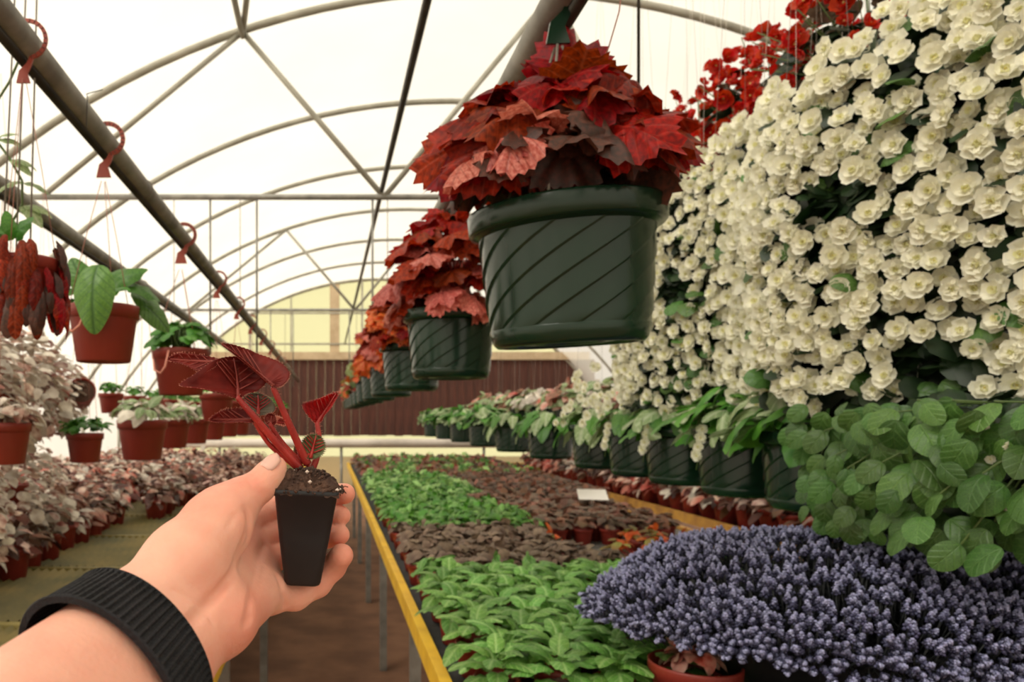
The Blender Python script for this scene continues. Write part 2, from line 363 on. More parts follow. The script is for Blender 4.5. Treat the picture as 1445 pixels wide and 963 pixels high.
def soil_mesh(r, z):
    mb = MB(); seg = 24; mb.add([(0, 0, z+.012)]+[(r*math.cos(2*PI*k/seg)*q, r*math.sin(2*PI*k/seg)*q, z+(.008 if q < 1 else 0)+R(-.003, .003)) for q in (.5, 1) for k in range(seg)],
        [(0, 1+k, 1+(k+1) % seg) for k in range(seg)]+[(1+k, 1+seg+k, 1+seg+(k+1) % seg, 1+(k+1) % seg) for k in range(seg)])
    return mb.mesh('soil', M['soil'])
SGP = soil_mesh(.132, -.03); SRP = soil_mesh(.082, -.02); SRS = soil_mesh(.046, -.015)
def hanger(root, r, top, m='wire', hookm='hook', rw=.0013, ang=0, bighook=True, pr=.03, ywob=0):
    """three wires from the rim to a hook over the pipe, top = pipe centre above the rim"""
    mb = MB(); gather = top-.11 if bighook else top-.02
    for k in range(3):
        a = ang+2*PI*k/3
        mid = Vector((r*.55*math.cos(a), r*.55*math.sin(a), gather*.5))
        mb.tube([(r*math.cos(a), r*math.sin(a), -.012), mid, (0.006*math.cos(a), .006*math.sin(a), gather)], rw, 5)
    build('hanger_wires', mb, M[m], root)
    if bighook:
        q = pr+.014; cx_ = .010
        cen = [(cx_+q*math.cos(t), top+q*math.sin(t)) for t in [PI*(.80-1.22*i/14) for i in range(15)]]
        cen += [(cx_+q*.1, top-q*1.35), (0, top-q*1.75), (0, top-q*1.75-.03)]
        wid = [.0055]*15+[.007, .012, .019]
        hb = MB(); vs = []; nn = len(cen)
        for i, ((x, z), ww) in enumerate(zip(cen, wid)):
            a = cen[max(i-1, 0)]; b = cen[min(i+1, nn-1)]; dx, dz_ = b[0]-a[0], b[1]-a[1]; l = math.hypot(dx, dz_); nx_, nz_ = -dz_/l, dx/l
            for sx, sy in ((-1, -1), (1, -1), (1, 1), (-1, 1)): vs.append((x+nx_*sx*ww, sy*.003, z+nz_*sx*ww))
        fs = [(i*4+k, i*4+(k+1) % 4, (i+1)*4+(k+1) % 4, (i+1)*4+k) for i in range(nn-1) for k in range(4)]+[(3, 2, 1, 0), ((nn-1)*4, (nn-1)*4+1, (nn-1)*4+2, (nn-1)*4+3)]
        hb.add(vs, fs); h = build('hook', hb, M[hookm], root, False)
        # the hook lies square to the pipe whatever way the pot is turned
        h.rotation_euler.z = -root.rotation_euler.z
        tb = MB()
        for i in range(1, 15):
            x, z = cen[i]; d = Vector((x-cx_, 0, z-top)).normalized()*.004
            tb.tube([(x-d.x, -.0032, z-d.z), (x+d.x, -.0032, z+d.z)], .0012, 5)
        build('hook_teeth', tb, M['darksteel'], h)

# ------------------------------------------------------------ leafy crowns
def crown_leaves(root, n, c, rx, rz, lmesh, size, zmin=-.3, up=.6, base=(0,0,0), stemm=None, name='leaf', dirbias=None, rng=(0.75, 1.05)):
    """individual leaf objects on an ellipsoid around c, with one joined mesh of petioles"""
    sb = MB(); lm = lmesh if isinstance(lmesh, list) else [lmesh]
    for i in range(n):
        d = rdir(zmin, 1)
        if dirbias: d = (d+Vector(dirbias)).normalized()
        p = Vector(c)+Vector((d.x*rx, d.y*rx, d.z*rz))*R(*rng)
        nrm = (d+Vector((0, 0, up))+Vector((R(-.4,.4), R(-.4,.4), R(-.2,.3)))).normalized()
        t = Vector((d.x, d.y, d.z*.3-.35))+Vector((R(-.5,.5), R(-.5,.5), R(-.3,.3)))
        s = size*R(.75, 1.25)
        mx = frame_mx(p-t.normalized()*s*.4, t, nrm, s); link(name, random.choice(lm), root, mx=mx)
        if stemm:
            b = Vector(base)+Vector((R(-.03,.03), R(-.03,.03), 0)); e = p-t.normalized()*s*.4
            m_ = (b+e)/2+Vector((0, 0, .03))
            sb.tube([b, m_, e], [.0035, .003, .002], 5)
    if stemm: build('leaf_stems', sb, stemm, root)
def foliage(n, c, rx, rz, ld, size, m, zmin=-.3, up=.6, name='foliage', mats=None, rng=(.5, 1.05)):
    """joined crown mesh"""
    mb = MB(); lds = ld if isinstance(ld, list) else [ld]
    for i in range(n):
        d = rdir(zmin, 1); p = Vector(c)+Vector((d.x*rx, d.y*rx, d.z*rz))*R(*rng)
        nrm = (d+Vector((0, 0, up))+Vector((R(-.5,.5), R(-.5,.5), R(-.2,.3)))).normalized()
        t = Vector((d.x, d.y, d.z*.3-.2))+Vector((R(-.6,.6), R(-.6,.6), R(-.4,.4)))
        s = size*R(.7, 1.25)
        add_leaf(mb, random.choice(lds), frame_mx(p-t.normalized()*s*.4, t, nrm, s), 0 if not mats else random.randrange(len(mats)))
    return mb.mesh(name, mats or m)

# ---- right hand row of dark green baskets with red begonias
maple = {k: [leaf_mesh('leaf', 'maple', 48, 4, M[k], cup=.3, rip=.085, fold=-.05, droop=.25, seed=s) for s in (1, 2, 3)] for k in ('red_leaf', 'pink_leaf', 'orange_leaf', 'bronze_leaf')}
words = ['nearest', 'second', 'third', 'fourth', 'fifth', 'sixth', 'seventh', 'eighth', 'ninth', 'tenth', 'eleventh', 'twelfth', 'thirteenth']
desc = ['deep red jagged leaves spilling left', 'pink and red maple shaped leaves', 'orange red and pink leaves', 'pink and pale leaves']
for i in range(11):
    y = 1.27+1.1*i; rz = H+(.352 if i == 0 else .335)
    lab = f'dark green swirled hanging pot, {words[i]} in the row under the right pipe' + (f', with {desc[i]}' if i < 4 else ', small and far')
    lab = ' '.join(lab.split()[:16])
    t = thing('hanging_basket', ['large dark green swirled pot with deep red jagged leaves, nearest under the right pipe',
        'dark green swirled pot with pink and red leaves, second under the right pipe',
        'dark green swirled pot with orange red leaves, third under the right pipe',
        'dark green swirled pot with pink and pale leaves, fourth under the right pipe'][i] if i < 4 else f'small dark green pot with trailing leaves, {words[i]} under the right pipe', 'hanging basket',
        (.392 if i else .404, y, rz), 'dark green baskets under the right pipe', rz=R(0, 6) if i else .35)
    if i == 0: t.rotation_euler.x = .02; t.rotation_euler.y = -.06; t.scale = (1.07, 1.07, 1.07)
    link('pot', GP, t); link('soil', SGP, t)
    hanger(t, .14, ZP-rz, hookm='greenpot', ang=[1.8, .5, 1.2][i % 3], rw=.0022 if i == 0 else .0016)
    if i == 0:
        crown_leaves(t, 70, (-.01, .0, .09), .145, .115, maple['red_leaf'], .105, zmin=-.1, up=.2, base=(0, 0, -.02), stemm=M['stem_red'])
        crown_leaves(t, 22, (-.05, -.02, .05), .16, .10, maple['bronze_leaf'], .09, zmin=-.1, rng=(.5, .95))
        crown_leaves(t, 5, (-.10, -.04, .07), .08, .05, maple['pink_leaf'], .085, zmin=-.1)
        lm = maple['red_leaf'][0]; q = t.matrix_basis.inverted() if False else None
        for dx, dy, dz_, s in ((-.15, .0, .11, .11), (.03, 0, .20, .12), (.05, .03, .19, .09)):
            v = Matrix.Rotation(-.35, 3, 'Z') @ Vector((dx, dy, dz_)); dd = Matrix.Rotation(-.35, 3, 'Z') @ (Vector((-1, 0, -.25)) if dx < 0 else Vector((-.25, 0, 1)))
            link('leaf', lm, t, mx=frame_mx(v-dd.normalized()*.03, dd, Matrix.Rotation(-.35, 3, 'Z') @ Vector((-.1, -1, .5)), s))
    elif i < 4:
        ks = [['red_leaf', 'pink_leaf'], ['orange_leaf', 'red_leaf'], ['pink_leaf', 'orange_leaf']][i-1]
        crown_leaves(t, 44, (-.0, 0, .12), .17, .19, maple[ks[0]], .12, zmin=-.5, base=(0, 0, -.02), stemm=M['stem_red'])
        crown_leaves(t, 34, (-.0, 0, .07), .20, .17, maple[ks[1]], .11, zmin=-.5)
    else:
        me = foliage(80, (0, 0, .04), .19, .15, leaf('maple', 14, 2, cup=.3, seed=5), .09, None, zmin=-.6, mats=[M[['mix_leaf', 'orange_leaf', 'pale_green_leaf', 'pink_leaf'][(i+k) % 4]] for k in range(2)])
        link('foliage', me, t)

# ---- second row right: lower dark green baskets
oval_p = leaf('oval', 12, 2, cup=.2, droop=.5, seed=2); lance_p = leaf('lance', 10, 2, droop=.5, seed=3); round_p = leaf('round', 10, 2, cup=.2, droop=.2, seed=4)
heart_p = leaf('heart', 14, 2, cup=.2, droop=.4, seed=6)
row2 = [2.05, 2.42, 2.82, 3.2, 3.68, 4.5, 5.4, 6.4, 7.4, 8.4, 9.4]
row2obj = []
X2 = 1.35
for i, y in enumerate(row2):
    t = thing('hanging_basket', f'dark green swirled pot, {words[i]} from the right in the lower hanging row', 'hanging basket',
              (X2, y, H-.04), 'lower row of dark green baskets above the right bench', rz=R(0, 6))
    row2obj.append(t)
    link('pot', GP, t); link('soil', SGP, t); hanger(t, .14, 2.2, bighook=False, ang=R(0, 6), rw=.0005)
    if i in (3, 4, 5, 6):
        for k in range(34):
            d = rdir(-.35, .8); 
            if i == 4 and k % 3 == 0: d = (d+Vector((-.3, -.8, -.2))).normalized()
            p = Vector((d.x*.17, d.y*.17, .03+d.z*.11)); s = R(.10, .16)
            mm = M[('pale_green_leaf' if (k+i) % 3 else 'bright_green_leaf') if i < 5 else ('bright_green_leaf' if k % 3 else 'pale_green_leaf')]
            link('leaf', leaf_mesh('leaf', 'oval', 18, 3, mm, cup=.2, droop=.6, fold=.2, seed=k % 3), t,
                 mx=frame_mx(p*.7, Vector((d.x, d.y, d.z*.4-.5)), (d+Vector((0, 0, .8))), s))
    else:
        me = foliage(110, (0, 0, .03), .2, .11, [oval_p, lance_p], .12, None, zmin=-.5, mats=[M['pale_green_leaf'], M['bright_green_leaf']])
        link('foliage', me, t)
# third row far right, pale and reddish foliage
for i in range(8):
    y = 4.2+.8*i
    t = thing('hanging_basket', f'pale spreading basket plant behind the lower green row, {words[i]} from the right', 'hanging basket', (2.15, y, H+.10), 'pale baskets behind the lower green row')
    link('pot', GP, t); link('soil', SGP, t); hanger(t, .14, 2.0, bighook=False, m='line', rw=.0005)
    link('foliage', foliage(130, (0, 0, .06), .27, .14, [oval_p, lance_p], .13, None, zmin=-.5, mats=[M['pale_green_leaf'], M['pink_brown_leaf'], M['rosered_leaf']] if i % 2 else [M['pale_green_leaf'], M['silver_leaf']]), t)

# ================================================================== WHITE BLOSSOM BASKETS
def blossom_mesh(seed, m, eye, layers=((5, .54, .12), (4, .42, .55), (4, .24, 1.0)), nm='blossom'):
    rr = random.Random(seed); mb = MB(); pd = leaf_data('petal', 8, 2, cup=-.5, rip=.13, fold=0, droop=-.25, seed=seed)
    for li, (cnt, ln, tilt) in enumerate(layers):
        off = rr.uniform(0, 6)
        for k in range(cnt):
            a = off+2*PI*k/cnt+rr.uniform(-.15, .15); tl = tilt+rr.uniform(-.15, .15)
            d = Vector((math.cos(a)*math.cos(tl), math.sin(a)*math.cos(tl), math.sin(tl)))
            nrm = Vector((-math.cos(a)*math.sin(tl), -math.sin(a)*math.sin(tl), math.cos(tl)))
            l = ln*rr.uniform(.85, 1.1); add_leaf(mb, pd, frame_mx(d*.03, d, nrm, (l*1.25, l, l)), 2 if li == 2 else 0)
    mb.lathe([(.001, .16), (.04, .15), (.06, .1), (.05, .02)], 6, 1)
    return mb.mesh(nm, [m, eye, M['inner_petal'] if m is M['cream_petal'] else M['inner_red']])
WB = [blossom_mesh(s, M['cream_petal'], M['flower_eye']) for s in range(5)]
RB = [blossom_mesh(s+20, M['red_petal'], M['flower_eye'], ((5, .5, .2), (4, .36, .7))) for s in range(3)]
def wallx(y): return 1.17+.07*math.sin(y*6)+.04*(y-1.2)+max(0, 1.0-y)**2*3.2
cells = []
for lev in (0, 1):
    for k, (ya, yb) in enumerate(((.5, 1.5), (1.5, 2.05), (2.05, 2.6), (2.6, 3.15))):
        pos = ['nearest at the right edge', 'second from the right edge', 'third from the right edge', 'farthest, beside the large green pot'][k]
        lab = f'{"upper" if lev else "lower"} basket smothered in cream white double blossoms, {pos}'
        yc = (ya+yb)/2; zc = H+(.54 if lev else .27)
        if k == 0: yc = 1.12
        t = thing('flowering_basket', lab, 'flowering plant', (1.60 if lev == 0 else 1.46, yc, zc), 'baskets of cream white blossoms')
        link('pot', GP, t, (0, 0, 0)) if not (lev == 0) else link('pot', GP, t, (0, 0, .0))
        link('soil', SGP, t); hanger(t, .14, 1.6 if lev else 2.1, bighook=False, m='line', rw=.0006)
        cells.append((lev, ya, yb, t))
def cell_of(y, z):
    lev = 1 if z > H+.5+.03*math.sin(9*y) else 0
    for l, a, b, t in cells:
        if l == lev and a <= y < b: return t
    return None
fol = {id(c[3]): MB() for c in cells}; cnt = 0
pts = []
tries = 0
while len(pts) < 1300 and tries < 30000:
    tries += 1
    y = R(.56, 3.15); zz = R(-.02, .95)
    if zz > (min(1.26, wallx(y))+.05)/1.37: continue
    bot = .02+.16*max(0, (1.35-y))/.4*0 + .03*math.sin(7*y)
    if y < 1.75: bot = .05+.1*(1.75-y)*-.0
    if zz < bot: continue
    # gaps where leaves show
    if math.sin(y*7+zz*5)*math.sin(zz*11-y*6) > .68: continue
    bulge = .07*(1-((zz-.42)/.5)**2)
    p = Vector((wallx(y)+.06-bulge+R(-.025, .025), y, H+zz))
    if any((p-q).length < .0395 for q in pts): continue
    pts.append(p)
for p in pts:
    t = cell_of(p.y, p.z)
    if not t: continue
    nrm = Vector((-1, -.55-max(0, 1.0-p.y)*4, .15+(p.z-H-.5)*.5))+Vector((R(-.45,.45), R(-.45,.45), R(-.4,.4)))
    s = R(.042, .058)
    link('blossom', random.choice(WB), t, mx=frame_mx(p-t.location, Vector((0, R(-1, 1), 1)), nrm, s))
# cream flowers continuing over the far end, small
for i, (y, nb) in enumerate(((3.3, 30), (3.6, 22))):
    t = row2obj[3+i]
    for k in range(nb):
        p = Vector((X2-.12+R(-.1, .1), y+R(-.25, .2), H+R(-.04, .26-.1*i)))
        link('blossom', random.choice(WB), t, mx=Matrix.Rotation(-t.rotation_euler.z, 4, 'Z') @ frame_mx(p-t.location, Vector((0, 0, 1)), Vector((-1, -.8, .2))+rdir()*.4, R(.035, .045)))
for i in range(3):      # trailing sprigs in front of the lower pots
    t = row2obj[i+1]; 
    sb = MB(); a = Vector((-.15, -.06, .05)); mxr = Matrix.Rotation(-t.rotation_euler.z, 4, 'Z')
    ptsw = [mxr @ (a+Vector((-.01*k, 0.0, -.06*k))) for k in range(4)]
    sb.tube(ptsw, [.003, .003, .002, .0015], 5); build('trailing_stem', sb, M['stem_green'], t)
    for k in range(4): link('blossom', WB[k], t, mx=mxr @ frame_mx(a+Vector((-.015-.006*k, -.01, -.05-.028*k)), Vector((0, 0, -1)), Vector((-1, -1, 0))+rdir()*.5, .034))
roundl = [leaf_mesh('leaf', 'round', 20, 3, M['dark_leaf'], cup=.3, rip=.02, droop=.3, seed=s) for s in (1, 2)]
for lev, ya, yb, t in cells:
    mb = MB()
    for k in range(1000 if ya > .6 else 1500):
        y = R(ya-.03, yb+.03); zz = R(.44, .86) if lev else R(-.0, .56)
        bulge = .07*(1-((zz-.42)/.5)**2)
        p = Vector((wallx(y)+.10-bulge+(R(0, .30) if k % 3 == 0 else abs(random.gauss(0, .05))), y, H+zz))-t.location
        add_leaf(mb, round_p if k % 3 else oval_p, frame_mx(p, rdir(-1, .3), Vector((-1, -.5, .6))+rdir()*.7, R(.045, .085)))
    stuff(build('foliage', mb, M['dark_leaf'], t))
    for k in range(16):
        y = R(ya, yb); zz = R(.5, .84) if lev else R(.05, .5); bulge = .07*(1-((zz-.42)/.5)**2)
        p = Vector((wallx(y)+.07-bulge, y, H+zz))-t.location
        link('leaf', leaf_mesh('leaf', 'round', 20, 3, M['round_leaf'], cup=.3, rip=.02, droop=.3, seed=k % 2), t, mx=frame_mx(p, rdir(-1, .3), Vector((-1, -.5, .6))+rdir()*.5, R(.05, .075)))

# ================================================================== RED BLOSSOM BASKETS (behind, higher)
for i, (x, y) in enumerate(((1.72, 2.35), (1.74, 2.9), (1.76, 3.5))):
    t = thing('flowering_basket', f'basket of vivid red blossoms behind the white flowers, {["at the top edge", "middle of three", "farthest, beside the red leaves"][i]}', 'flowering plant', (x, y, H+1.05), 'baskets of red blossoms')
    link('pot', GP, t); link('soil', SGP, t); hanger(t, .14, 1.4, bighook=False, m='line', rw=.0007)
    link('foliage', foliage(170, (0, 0, .12), .27, .22, [oval_p, round_p], .07, None, zmin=-.6, mats=[M['dark_leaf'], M['grey_brown_leaf'], M['dark_leaf']], rng=(.3, .95)), t)
    for k in range(190):
        d = rdir(-.5, 1); q = R(.7, 1.2); p = Vector((d.x*.31*q, d.y*.31*q, .13+d.z*.27*q))
        link('blossom', random.choice(RB), t, mx=frame_mx(p, rdir(), d+Vector((-.5, -.8, .2))+rdir()*.4, R(.045, .075)))
    sb = MB()
    for k in range(40):
        d = rdir(-.1, 1); sb.tube([(0, 0, 0), (d.x*.2, d.y*.2, .08+d.z*.2), (d.x*.34, d.y*.34, .13+d.z*.32)], .0018, 4)
    build('flower_stems', sb, M['stem_green'], t)
t = thing('hanging_rod', 'straight dark rod hanging from the roof right of the red leaves', 'rod', (.92, 2.2, H+.9))
mb = MB(); mb.tube([(0, 0, 0), (0, 0, arcz(.92)-H-.9)], .005, 8); build('rod', mb, M['darksteel'], t)
t = thing('loose_string', 'thin curling string dangling above the red leaf crown', 'string', (.46, 1.25, H+.55))
mb = MB(); mb.tube([(0, 0, .04), (.02, .02, .08), (.03, .0, .13), (.045, 0, .25)], .0012, 5); build('string', mb, M['redwire'], t)

# ================================================================== ROUND LEAF TRAILER
t = thing('trailing_plant', 'trailing plant of round green leaves hanging at right below the white blossoms', 'trailing plant', (1.35, 1.5, H+.02))
link('pot', GP, t); link('soil', SGP, t); hanger(t, .14, 2.1, bighook=False, m='line', rw=.0006)
sb = MB()
bkb = MB()
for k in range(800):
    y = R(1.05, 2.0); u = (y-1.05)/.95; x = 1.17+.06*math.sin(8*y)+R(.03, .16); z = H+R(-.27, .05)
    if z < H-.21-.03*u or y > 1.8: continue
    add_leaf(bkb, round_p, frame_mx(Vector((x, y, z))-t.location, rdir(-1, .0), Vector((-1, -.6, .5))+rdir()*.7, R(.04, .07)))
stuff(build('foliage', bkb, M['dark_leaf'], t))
pl = []
tries = 0
while len(pl) < 240 and tries < 9000:
    tries += 1
    y = R(1.08, 1.78); u = (y-1.08)/.7; z = H+R(-.26, .03)
    if z < H-.205-.03*u: continue
    x = 1.11+.05*math.sin(8*y)+R(-.05, .07)
    p = Vector((x, y, z))
    if any((p-q).length < .033 for q in pl): continue
    pl.append(p)
    d = Vector((R(-.9, .4), R(-.9, .9), -.8)); s = R(.036, .056)*(1.15 if p.y < 1.4 else .95)
    link('leaf', leaf_mesh('leaf', 'round', 22, 3, M['round_leaf'], cup=.2, rip=.015, droop=.25, fold=.12, seed=random.randrange(3)), t, mx=frame_mx(p-t.location, d, Vector((-1, -.7, .7))+rdir(-1, 1)*.75, (s*.95, s*1.1, s)))
    if len(pl) % 4 == 0: sb.tube([Vector((R(-.1, .1), R(-.1, .1), -.01)), Vector((-.12, p.y-1.5, .0)), p-t.location], [.003, .0025, .0015], 5)
build('leaf_stems', sb, M['stem_green'], t)
for k in range(14):
    p = random.choice(pl)+Vector((-.03, -.02, -.03)); link('bud', WB[k % 5], t, mx=frame_mx(p-t.location, rdir(), Vector((-1, -1, .2)), .015))

# ================================================================== BENCHES
ZB = .85
def bench(x0, x1, y0, y1, label, lm, rm, name='plant_bench', top='bench'):
    t = thing(name, label, 'bench', (x0, y0, 0))
    mb = MB(); mb.box(.03, x1-x0-.03, 0, y1-y0, ZB-.03, ZB-.012); build('bench_top', mb, M[top], t, False)
    for x, m, nm in ((0, lm, 'edge_rail'), (x1-x0-.03, rm, 'edge_rail')):
        mb = MB(); mb.box(x, x+.03, -.01, y1-y0+.01, ZB-.05, ZB+.012); build(nm, mb, M[m], t, False)
    for yy in (0, y1-y0-.03):
        mb = MB(); mb.box(.03, x1-x0-.03, yy, yy+.03, ZB-.05, ZB+.01); build('end_rail', mb, M[rm], t, False)
    k = .3
    lg = MB(); lg.box(-.02, .02, -.02, .02, 0, ZB-.05); lme = lg.mesh('leg', M['steel'], False)
    while k < y1-y0:
        for x in (.06, x1-x0-.06): link('leg', lme, t, (x, k, 0))
        k += 1.6
    return t
b1 = bench(.27, 2.07, .9, 10.3, 'long bench with a bright yellow left edge right of the aisle, covered in potted seedlings', 'yellow', 'worn')
# mesh ribs on the middle of the bench
mb = MB()
for k in range(64): mb.box(.75+k*.016, .755+k*.016, 1.3, 4.2, ZB-.012, ZB-.004)
stuff(build('mesh_mat', mb, M['steel'], b1, False))
b2 = bench(-2.7, -.29, .6, 10.3, 'long ribbed bench left of the aisle with speckled plants along its back', 'ribbar', 'yellow', top='bench')
prof = MB(); nr = 64
for j in range(11):
    pn = MB(); y0_, y1_ = j*.86+.04, (j+1)*.86-.02
    vs = []
    for yy in (y0_, y1_):
        for i in range(nr*2+1):
            vs.append((.06+i*(2.29/(nr*2)), yy, ZB-.011+(.016 if i % 2 else 0)))
    m_ = nr*2+1
    pn.add(vs, [(i, i+1, m_+i+1, m_+i) for i in range(nr*2)])
    build('ribbed_panel', pn, M['ribbed'], b2, False)
    bar = MB(); bar.box(.04, 2.36, y1_+.005, y1_+.04, ZB-.012, ZB+.004); build('cross_bar', bar, M['ribbar'], b2, False)
b3 = bench(2.35, 4.3, 1.2, 10.3, 'far right bench packed with red and pink speckled pot plants', 'worn', 'worn')
# white pipe at the end of the benches
t = thing('heating_pipe', 'white horizontal pipe at the far end of the benches in front of the brown planks', 'pipe', (-.35, 10.7, 0))
mb = MB(); mb.tube([(-2, 0, H-.385), (3.6, 0, H-.385)], .066, 16); build('tube', mb, M['whitepipe'], t)
for x in (-1.2, .55, 2.6):
    mb = MB(); mb.tube([(x, 0, 0), (x, 0, H-.44)], .02, 8); build('post', mb, M['steel'], t)
# card
t = thing('plant_card', 'blank white card lying among the bronze seedlings on the right bench', 'card', (1.62, 4.55, ZB+.17), rz=-.25)
mb = MB(); mb.box(-.085, .085, -.09, .09, 0, .004); build('sheet', mb, M['card'], t, False); t.rotation_euler.x = .25
mb = MB(); mb.tube([(0, 0, 0), (0, 0, -.1)], .004, 6); build('stake', mb, M['card'], t)

# ---- seedling pots
lowo = leaf('oval', 8, 1, cup=.3, droop=.5, seed=2); lowr = leaf('round', 8, 1, cup=.3, droop=.3, seed=2); lowh = leaf('heart', 10, 1, cup=.3, droop=.4, seed=2)
def seedling_variants(mats, n, rx, rz, ld, size, up=1.0, nv=4, zmin=0):
    return [foliage(n, (0, 0, .015), rx, rz, ld, size, None, zmin=zmin, up=up, mats=[M[k] for k in mats], rng=(.35, 1.05)) for _ in range(nv)]
V_green = seedling_variants(['green_leaf'], 16, .062, .06, oval_p, .078)
V_grey = seedling_variants(['grey_brown_leaf'], 22, .06, .045, heart_p, .05)
V_mid = seedling_variants(['green_leaf', 'bright_green_leaf'], 20, .07, .06, oval_p, .065)
V_brown = seedling_variants(['pink_brown_leaf', 'grey_brown_leaf'], 20, .065, .05, lowr, .055)
V_pinkb = seedling_variants(['pink_brown_leaf', 'pink_leaf', 'mix_leaf'], 18, .07, .05, lowo, .06)
V_mix = seedling_variants(['mix_leaf', 'orange_leaf'], 10, .06, .06, oval_p, .06)
V_blush = seedling_variants(['blush_leaf', 'silver_leaf', 'rosered_leaf', 'bronze_leaf'], 52, .095, .10, lowo, .05, zmin=-.45)
V_blush2 = seedling_variants(['blush_leaf', 'bronze_leaf', 'pink_brown_leaf'], 52, .095, .10, lowo, .05, zmin=-.45)
V_rose = seedling_variants(['rosered_leaf', 'pink_leaf', 'blush_leaf'], 52, .10, .11, lowo, .05, zmin=-.5)
V_silver = seedling_variants(['silver_leaf'], 30, .09, .09, lowr, .05, zmin=-.2)
gl = [leaf_mesh('leaf', 'oval', 18, 3, M['green_leaf'], cup=.25, droop=.55, fold=.15, seed=s) for s in (1, 2, 3)]
def seedling(x, y, V, name, label, cat, group, detailed=False, sc=1):
    t = thing(name, label, cat, (x, y, ZB-.01), group, rz=R(0, 6)); t.scale = (sc, sc, sc)
    link('pot', RPS, t, (0, 0, .085)); 
    if detailed:
        link('soil', SRS, t, (0, 0, .085))
        n_ = 13
        for k in range(n_):
            a = 2.4*k+R(-.3, .3); el = .15+.9*k/n_; r = .045*math.cos(el)
            d = Vector((math.cos(a)*math.cos(el*.8), math.sin(a)*math.cos(el*.8), math.sin(el*.8)-.1))
            p = Vector((math.cos(a)*r*.4, math.sin(a)*r*.4, .09+.05*k/n_))
            link('leaf', random.choice(gl), t, mx=frame_mx(p, d, Vector((-d.x*.5, -d.y*.5, 1)), R(.08, .11)*(1-.25*k/n_)))
    else: link('foliage', random.choice(V), t, (0, 0, .085))
    return t
sp = .128
def nth(k): 
    k += 1; return f"{k}{'th' if 10 < k % 100 < 14 else {1:'st',2:'nd',3:'rd'}.get(k % 10, 'th')}"
def join_seedlings(name, label, spots, V, sc):
    mb = MB()
    for (x, y) in spots:
        Vm = random.choice(V() if callable(V) else V); n = len(Vm.vertices); co_ = np.empty(n*3); Vm.vertices.foreach_get('co', co_); co_ = co_.reshape(-1, 3)
        a = R(0, 6); rot = np.array([[math.cos(a), -math.sin(a), 0], [math.sin(a), math.cos(a), 0], [0, 0, 1]])
        co_ = co_ @ rot.T*sc+np.array([x, y, ZB+.085*sc]); base = len(mb.v); mb.v += co_.tolist(); mb.uv += [(0, 0)]*n
        for p in Vm.polygons: mb.f.append(tuple(q+base for q in p.vertices)); mb.m.append(MI[Vm.materials[p.material_index].name])
    o = link(name, mb.mesh(name, ML)); tag(o, label, 'potted plants'); return stuff(o)
ML = [M[k] for k in ('green_leaf', 'bright_green_leaf', 'pink_brown_leaf', 'grey_brown_leaf', 'pink_leaf', 'mix_leaf')]; MI = {m.name: i for i, m in enumerate(ML)}
far_spots = {'g': [], 'b': [], 'p': []}
y = 1.64; rowi = 0
while y < 10.2:
    x = .37+(rowi % 2)*.05; 
    while x < 2.02:
        u = x-.27; xj, yj = x+R(-.012, .012), y+R(-.012, .012); ci = int((x-.36)/sp); pl_ = f"{nth(ci)} from the yellow edge"
        if y < 2.78:
            if u < 1.33: seedling(xj, yj, V_green, 'potted_seedling', f'bright green ribbed seedling pot, row {nth(rowi)} from the front, {pl_}'.replace('row ', '', 1).replace(' from the front', ' row from the front', 1), 'potted plant', 'green seedlings in the front block', detailed=(y < 2.6))
        elif y < 3.75:
            if u < .80+.10*math.sin(y*5): seedling(xj, yj, V_grey, 'potted_seedling', f'grey brown crinkled seedling, {nth(rowi-9)} row behind front green block, {pl_}', 'potted plant', 'grey brown seedlings')
            elif R(0, 1) < .30 and u < 1.6: seedling(xj, yj, V_mix, 'potted_seedling', f'sparse yellow green seedling on bare mat, {nth(rowi-9)} row, {pl_}', 'potted plant', 'sparse yellow green seedlings')
        elif y < 5.2:
            if u < .85-.1*(y-3.75): seedling(xj, yj, V_mid, 'potted_seedling', f'mid green seedling pot, {nth(rowi-17)} row of the middle green block, {pl_}', 'potted plant', 'mid green seedlings')
            elif u < 1.55 and R(0, 1) < .9: seedling(xj, yj, V_brown, 'potted_seedling', f'low pinkish brown seedling, {nth(rowi-17)} row beside middle green block, {pl_}', 'potted plant', 'pinkish brown seedlings')
        elif y < 7: far_spots['g' if u < .8 else 'b'].append((xj, yj))
        else: far_spots['p'].append((xj, yj))
        x += sp if y < 7 else .16
    y += sp if y < 7 else .16; rowi += 1
join_seedlings('far_green_seedlings', 'block of light green seedlings beyond the middle of the bench', far_spots['g'], V_mid, 1)
join_seedlings('far_brown_seedlings', 'block of mixed brown seedlings beyond the middle of the bench, right half', far_spots['b'], V_brown, 1)
join_seedlings('far_pinkish_seedlings', 'pinkish and green seedlings filling the far end of the bench', far_spots['p'], lambda: random.choice([V_mid, V_pinkb, V_brown]), 1)
# right bench
for iy in range(30):
    for ix in range(3):
        y = 2.9+iy*.21; x = 2.48+ix*.21
        z_ = seedling(x+R(-.02, .02), y+R(-.02, .02), [V_rose, V_blush2, V_blush][(iy//4+ix) % 3], 'potted_foliage_plant', f'red and pink speckled pot on the right bench, {nth(iy)} along, {nth(ix)} from rail', 'potted plant', 'speckled pots on the right bench', sc=1.7)
